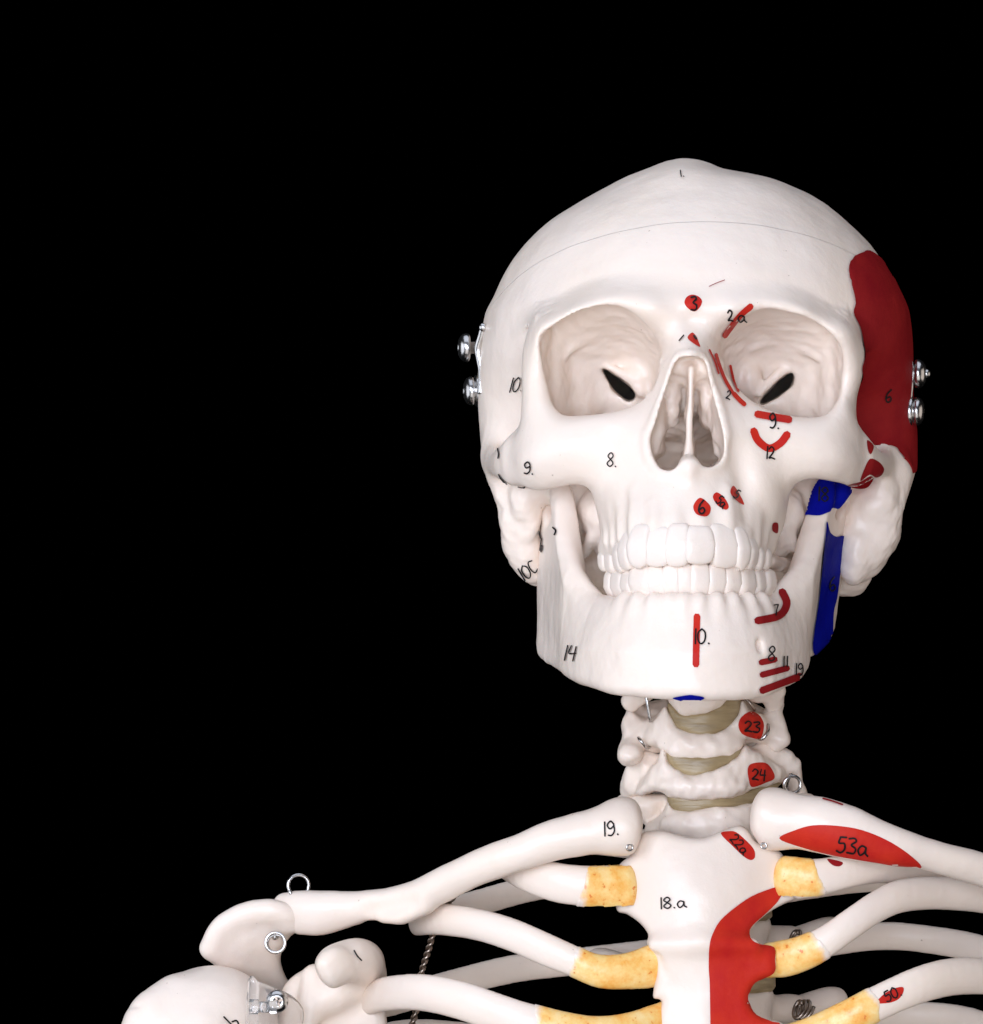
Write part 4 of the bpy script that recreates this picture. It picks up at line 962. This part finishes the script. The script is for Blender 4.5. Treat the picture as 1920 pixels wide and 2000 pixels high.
number('8.', 1197, 898, 27, S_cran, cranium, rot=4, wd=3); number('9.', 1035, 913, 22, S_cran, cranium, rot=6, wd=3.2, aspect=.72)
number('10.', 1010, 750, 27, S_cran, cranium, rot=-6, slant=.35, wd=2.8); number('10c', 1030, 1113, 26, S_cran, cranium, rot=-38, slant=.1, wd=3)
for ln_ in ([(976, 926), (982, 936), (990, 943)], [(979, 932), (986, 941), (991, 947)], [(1013, 952), (1020, 953), (1027, 949)], [(974, 877), (976, 887), (975, 895)]): strokes('ink_scribble', [ln_], S_cran, M['ink'], cranium, 2.4)
number('1.', 1331, 341, 12, S_cap, skull_cap, slant=-.2, wd=2.4, aspect=1.0)
strokes('pencil_line', [[(1385, 561), (1400, 554), (1415, 548)]], S_cran, M['dark_red'], cranium, 1.4)
# --- lower jaw
bar([[(1361, 1204), (1360, 1250), (1359, 1298)]], 13, S_jaw, mandible); number('10.', 1369, 1244, 29, S_jaw, mandible, wd=3.8, aspect=.66)
bar([[(1527, 1157), (1535, 1180), (1520, 1203), (1478, 1213)]], 15, S_jaw, mandible, 'dark_red'); number('7', 1514, 1192, 20, S_jaw, mandible, wd=3)
bar([[(1485, 1294), (1512, 1288)]], 12, S_jaw, mandible, 'dark_red'); bar([[(1487, 1318), (1536, 1305)]], 12, S_jaw, mandible, 'dark_red'); bar([[(1487, 1348), (1525, 1334), (1561, 1320)]], 13, S_jaw, mandible, 'dark_red')
number('8', 1505, 1277, 28, S_jaw, mandible, rot=5, wd=3.2); number('11', 1530, 1292, 20, S_jaw, mandible, wd=3); number('19', 1557, 1307, 22, S_jaw, mandible, wd=2.8)
number('14', 1115, 1276, 29, S_jaw, mandible, rot=4, slant=.12, wd=3, aspect=.7)
for ln_ in ([(1055, 1038), (1059, 1052)], [(1060, 1052), (1057, 1075)], [(1061, 1065), (1059, 1078)], [(1082, 1030), (1087, 1037), (1085, 1045)]): strokes('ink_scribble', [ln_], S_jaw, M['ink'], mandible, 2.8)
def blue(poly, step=2.5, drop=True, jump=6.0): return patch('painted_muscle_mark', poly, S_jaw, M['blue'], mandible, step, off=0.55, drop=drop, jump=jump, label='blue painted muscle mark')
blue([(1613, 1019), (1619, 1039), (1631, 1048), (1643, 1046), (1651, 1052), (1647, 1074), (1640, 1110), (1633, 1165), (1626, 1196), (1624, 1247), (1619, 1272), (1598, 1290), (1590, 1280), (1585, 1257), (1597, 1173), (1604, 1104), (1610, 1048)], 3, False)
blue([(1560, 1004), (1565, 960), (1575, 930), (1620, 925), (1662, 935), (1664, 955), (1656, 969), (1638, 991), (1624, 992), (1618, 1000), (1600, 1008), (1580, 1007)], 2.0, True, 13.0)
blue([(1314, 1362), (1335, 1357), (1352, 1356), (1376, 1361), (1352, 1369)], 3)
number('18', 1606, 968, 26, S_jaw, mandible, rot=4, wd=3.4, off=1.0); number('6', 1622, 1140, 28, S_jaw, mandible, wd=3.2, off=.8)
# --- neck, breastbone, collarbones, ribs
red([(1464, 1390), (1481, 1396), (1491, 1412), (1490, 1430), (1484, 1442), (1470, 1441), (1449, 1433), (1442, 1416), (1448, 1401)], S_v2, v2, step=3); number('23', 1468, 1419, 20, S_v2, v2, rot=4, wd=3.6, aspect=.85)
red([(1460, 1501), (1469, 1491), (1494, 1490), (1508, 1504), (1512, 1520), (1496, 1528), (1469, 1537), (1462, 1523)], S_v3, v3, step=3); number('24', 1481, 1513, 21, S_v3, v3, rot=4, wd=3.4, aspect=.72)
red([(1408, 1629), (1423, 1624), (1438, 1626), (1457, 1642), (1472, 1659), (1474, 1674), (1466, 1680), (1451, 1672), (1431, 1653)], S_st, sternum, step=3); number('22a', 1443, 1649, 19, S_st, sternum, rot=48, wd=3.2, aspect=.75)
red([(1528, 1738), (1520, 1732), (1498, 1738), (1466, 1751), (1434, 1773), (1406, 1798), (1391, 1826), (1385, 1850), (1384, 1890), (1386, 1923), (1387, 2000), (1388, 2062), (1480, 2062), (1520, 2040), (1524, 2003), (1508, 1997), (1477, 1984), (1463, 1962), (1463, 1936), (1474, 1918), (1492, 1909), (1507, 1902), (1513, 1892), (1512, 1875), (1511, 1852), (1486, 1846), (1468, 1837), (1462, 1820), (1469, 1806), (1489, 1788), (1513, 1766), (1525, 1750)], S_st, sternum, step=4, sm=3, off=0.4)
number('18.a', 1312, 1763, 22, S_st, sternum, rot=-4, wd=3.4, aspect=.85)
red([(1522, 1637), (1551, 1622), (1588, 1612), (1635, 1613), (1682, 1621), (1730, 1640), (1772, 1666), (1800, 1693), (1771, 1695), (1719, 1686), (1630, 1671), (1561, 1653)], S_cr, clavicle_r); number('53a', 1664, 1651, 30, S_cr, clavicle_r, rot=8, wd=4.2, aspect=.72)
bar([[(1607, 1561), (1625, 1566), (1645, 1573)]], 3, S_cr, clavicle_r, 'dark_red')
number('19.', 1192, 1618, 26, S_cl, clavicle_l, rot=-6, slant=.05, wd=3.6, aspect=.72)
red([(1616, 1678), (1645, 1684), (1640, 1692), (1626, 1690)], S_r1r, r1r, 'dark_red', 3)
red([(1712, 1957), (1726, 1942), (1746, 1931), (1763, 1928), (1764, 1938), (1755, 1951), (1739, 1958), (1718, 1960)], S_r3r, r3r, step=3); number('50.', 1742, 1941, 20, S_r3r, r3r, rot=-26, wd=3.4, aspect=.75)
strokes('ink_scribble', [[(690, 1858), (696, 1868), (704, 1876)]], S_sc, M['ink'], scapula, 2.8); strokes('ink_scribble', [[(436, 1987), (448, 1999), (460, 2010)], [(452, 1996), (461, 1994), (466, 2004)]], S_hu, M['ink'], humerus, 3.2)

# ================================================================== METAL FITTINGS
def dome(base, axis, r, neck, hd, parent, name='screw', washer=0):
    prof = [(r*0.42, -1.5), (r*0.42, neck)]
    if washer: prof = [(r*0.4, -1.5), (r*0.4, -0.2), (r*1.06, -0.2), (r*1.1, 0.2), (r*1.1, washer-.3), (r*1.04, washer), (r*0.8, washer), (r*0.8, neck)]
    prof += [(r*0.86, neck), (r*0.97, neck+hd*0.1), (r, neck+hd*0.28), (r*0.95, neck+hd*0.52), (r*0.8, neck+hd*0.76), (r*0.55, neck+hd*0.93), (r*0.34, neck+hd*0.97), (r*0.30, neck+hd*0.80), (0.05, neck+hd*0.78)]
    return lathe(name, prof, base, axis, M['steel'], parent, 28, label='steel screw holding the skull cap latch' if parent is cranium or parent is skull_cap else None)
def strap(name, pts, w, t, parent, mat=None):
    """flat bent metal strip: pts in mm, w along depth, t across"""
    q = spline(pts, 6); V = []; F = []
    T = np.gradient(q, axis=0); T /= np.linalg.norm(T, axis=1)[:, None]
    for p, tt in zip(q, T):
        yv = np.array([0, 1, 0]); nv = np.cross(tt, yv); nv /= np.linalg.norm(nv)
        for a, b_ in ((1, .7), (.7, 1), (-.7, 1), (-1, .7), (-1, -.7), (-.7, -1), (.7, -1), (1, -.7)): V.append(p+yv*w/2*a+nv*t/2*b_)
    k = 8
    for i in range(len(q)-1):
        for j in range(k): F.append((i*k+j, i*k+(j+1) % k, (i+1)*k+(j+1) % k, (i+1)*k+j))
    F.append(tuple(range(k))[::-1]); F.append(tuple((len(q)-1)*k+j for j in range(k)))
    return mesh_obj(name, V, F, mat or M['steel'], parent, label='small steel latch strip between the two screws')
LY = 90
dome(P(930, 679, LY), (-1, -.12, .0), 5.2, 2.4, 4.2, skull_cap)
dome(P(939, 763, LY), (-1, -.12, -.03), 5.2, 2.4, 3.9, cranium, washer=2.0)
strap('latch_strip', [P(946, 636, LY-12), P(941, 655, LY-11), P(934, 680, LY-9), P(937, 700, LY-9), P(941, 722, LY-9), P(941, 745, LY-9), P(940, 770, LY-9)], 6.0, 2.8, cranium)
lathe('latch_pin', [(1.5, -2), (1.5, 1.2), (1.1, 2.0), (0.1, 2.2)], P(945, 640, LY-16), (-.3, -1, .1), M['steel'], cranium, 16)
dome(P(1776, 730, LY-12), (1, -.12, 0), 5.2, 1.9, 4.2, skull_cap)
lathe('screw_tip', [(1.7, 0), (1.7, 1.6), (0.9, 2.4), (0.1, 2.5)], P(1776, 730, LY-12)+np.array([5.0, -.5, 0]), (1, -.12, 0), M['steel'], skull_cap, 14)
dome(P(1773, 803, LY-12), (1, -.12, -.03), 5.2, 2.0, 3.9, cranium, washer=1.7)
strap('latch_strip', [P(1770, 690, LY-16), P(1775, 708, LY-14), P(1778, 730, LY-12), P(1776, 755, LY-12), P(1774, 780, LY-12), P(1775, 806, LY-12)], 6.0, 2.6, cranium)
lathe('latch_pin', [(1.4, -2), (1.4, 1.0), (1.0, 1.8), (0.1, 2.0)], P(1770, 690, LY-20), (.2, -1, .1), M['steel'], cranium, 16)

def ring(px, py, Y, r_px, wire_r, parent, tilt=(0.0, 0.0), loops=1, stem=None, mat='steel', name='eye_ring'):
    c = P(px, py, Y); r = r_px/ppm(Y); pts = []
    n = 16*loops
    for i in range(n+(1 if loops > 1 else 0)):
        a = 2*math.pi*i/16+1.9
        o = np.array([math.cos(a)*r, 0, math.sin(a)*r]); o[1] = tilt[0]*o[0]+tilt[1]*o[2]+(i/16.0)*wire_r*2.2*(loops > 1)
        pts.append(c+o)
    if stem is not None: pts = pts+[P(*stem)]
    tube(name, pts, wire_r, M[mat], parent, 10, closed=(loops == 1 and stem is None), sub=4, label='steel wire ring')
ring(583, 1729, 62, 20, 0.62, clavicle_l, (0.2, 0.1)); tube('eye_stem', [P(566, 1740, 59), P(570, 1752, 60)], 0.6, M['steel'], clavicle_l, 8, sub=1)
ring(538, 1841, 54, 19, 0.62, scapula, (-.1, 0.15)); ring(539, 1843, 56, 17, 0.5, scapula, (-.1, .1))
lathe('eye_stem', [(1.3, -3), (1.3, 1.0), (1.0, 1.7), (0.1, 1.9)], P(537, 1829, 59), (0, -1, 0.1), M['steel'], scapula, 14)
ring(1548, 1533, 58, 16.5, 0.62, v3, (0.25, 0.0), loops=2, stem=(1530, 1560, 66))
ring(1230, 1655, 14, 6, 0.42, sternum, (0.4, 0)); ring(1492, 1652, 15, 5, 0.4, sternum, (-.6, 0))
tube('spine_pin', [P(1261, 1355, 60), P(1266, 1380, 60), P(1271, 1410, 61)], 0.62, M['steel'], v2, 8, sub=3)
tube('wire_hook', [P(1247, 1441, 62), P(1251, 1446, 59), P(1258, 1454, 59), P(1264, 1461, 61), P(1270, 1458, 66)], 0.62, M['steel'], v2, 8)
tube('wire_hook', [P(1500, 1416, 64), P(1500, 1428, 60), P(1494, 1438, 59), P(1486, 1444, 60), P(1480, 1440, 66)], 0.62, M['steel'], v2, 8)
tube('spine_pin', [P(1452, 1360, 62), P(1466, 1374, 61), P(1474, 1388, 62)], 0.55, M['wire'], v2, 8, sub=3)
tube('wire_hook', [P(1296, 1545, 62), P(1303, 1549, 58), P(1310, 1552, 60)], 0.6, M['steel'], v3, 8)
def coil(cx, cy, Y, r_px, n, step, parent):
    s_ = ppm(Y); pts = [P(cx, cy, Y)+np.array([math.cos(a)*r_px/s_*0.62+step*a/(2*math.pi), math.sin(a)*1.6, math.sin(a+0.7)*r_px/s_]) for a in np.arange(0, n*2*math.pi, 0.35)]
    tube('wire_coil', pts, 0.7, M['wire'], parent, 8, sub=1, label='brown wire coil tying rib to spine')
coil(1550, 1833, 100, 14, 2.0, 0.9, t2); coil(1556, 1972, 100, 16, 3.0, 1.5, t3)
# twisted cable behind the ribs
cp = spline(np.array([P(*p) for p in ((985, 1680, 70), (925, 1719, 72), (878, 1760, 74), (850, 1810, 76), (838, 1850, 78), (822, 1905, 80), (813, 1970, 80), (800, 2020, 80), (790, 2080, 80))]), 40)
ln = np.concatenate([[0], np.cumsum(np.linalg.norm(np.diff(cp, axis=0), axis=1))]); q = np.stack([np.interp(np.arange(0, ln[-1], 0.45), ln, cp[:, i]) for i in range(3)], 1)
T = np.gradient(q, axis=0); T /= np.linalg.norm(T, axis=1)[:, None]; U = np.cross(T, [0, 1, 0]); U /= np.linalg.norm(U, axis=1)[:, None]; W = np.cross(T, U)
an = np.arange(len(q))*0.45*2*math.pi/5.2
cable = bpy.data.objects.new('twisted_wire', None); link(cable, skeleton); cable['label'] = 'brown twisted wire running behind the ribs'
for ph in (0, math.pi):
    tube('wire_strand', q+0.62*(np.cos(an+ph)[:, None]*U+np.sin(an+ph)[:, None]*W), 0.66, M['wire'], cable, 8, sub=1)

# ================================================================== CLEAR SHOULDER CLIP
bp = [(485, 1916), (503, 1917), (549, 1934), (577, 1950), (591, 1968), (594, 1986), (590, 2010), (584, 2070), (486, 2070)]
def clip_b(F):
    L = outline(bp, 3, 2); F.plate(L, curved(L, lambda X, Y: 17+np.clip((X-500)/90.0, 0, 1)**2*9), 1.4, 0.7, 0.5)
    L2 = outline([(485, 1916), (503, 1917), (502, 1950), (502, 2070), (486, 2070)], 2, 2); F.plate(L2, 15.5, 2.6, 0.6, 0.6)
clip, _ = solid('shoulder_clip', clip_b, [(478, 1905, 6), (602, 2080, 36)], 0.6, M['clear'], skeleton, 1, amp=0.15, label='clear plastic clip bolted across the shoulder joint')
lathe('clip_peg', [(2.6, 0), (2.6, 3), (1.9, 3.2), (1.9, 7), (2.3, 7.2), (2.3, 9.4)], P(487, 1966, 11), (1, 0, -.03), M['clear'], clip, 20)
def bolt():
    b0 = P(541, 1955, 16)
    lathe('bolt', [(1.6, -12), (1.6, 0), (3.6, 0), (3.9, 0.4), (3.85, 1.4), (3.3, 2.4), (2.2, 3.0), (1.0, 3.1), (0.9, 2.2), (0.05, 2.1)], b0, (0.12, -1, 0.05), M['steel'], clip, 26)
    for a in (0.4, 0.4+math.pi/2):  # solid dark bars stand in for the shade inside the cross recess
        d_ = np.array([math.cos(a), 0, math.sin(a)]); e_ = np.array([-math.sin(a), 0, math.cos(a)])
        c = b0+np.array([0.12, -1, 0.05])*2.75; V = []
        for s1, s2, s3 in [(i, j, k) for i in (-1, 1) for j in (-1, 1) for k in (-1, 1)]: V.append(c+d_*1.9*s1+e_*0.38*s2+np.array([0, 1, 0])*0.35*s3)
        mesh_obj('slot_shade', V, [(0, 1, 3, 2), (4, 6, 7, 5), (0, 4, 5, 1), (2, 3, 7, 6), (0, 2, 6, 4), (1, 5, 7, 3)], M['wire'], clip, smooth=False)
bolt()
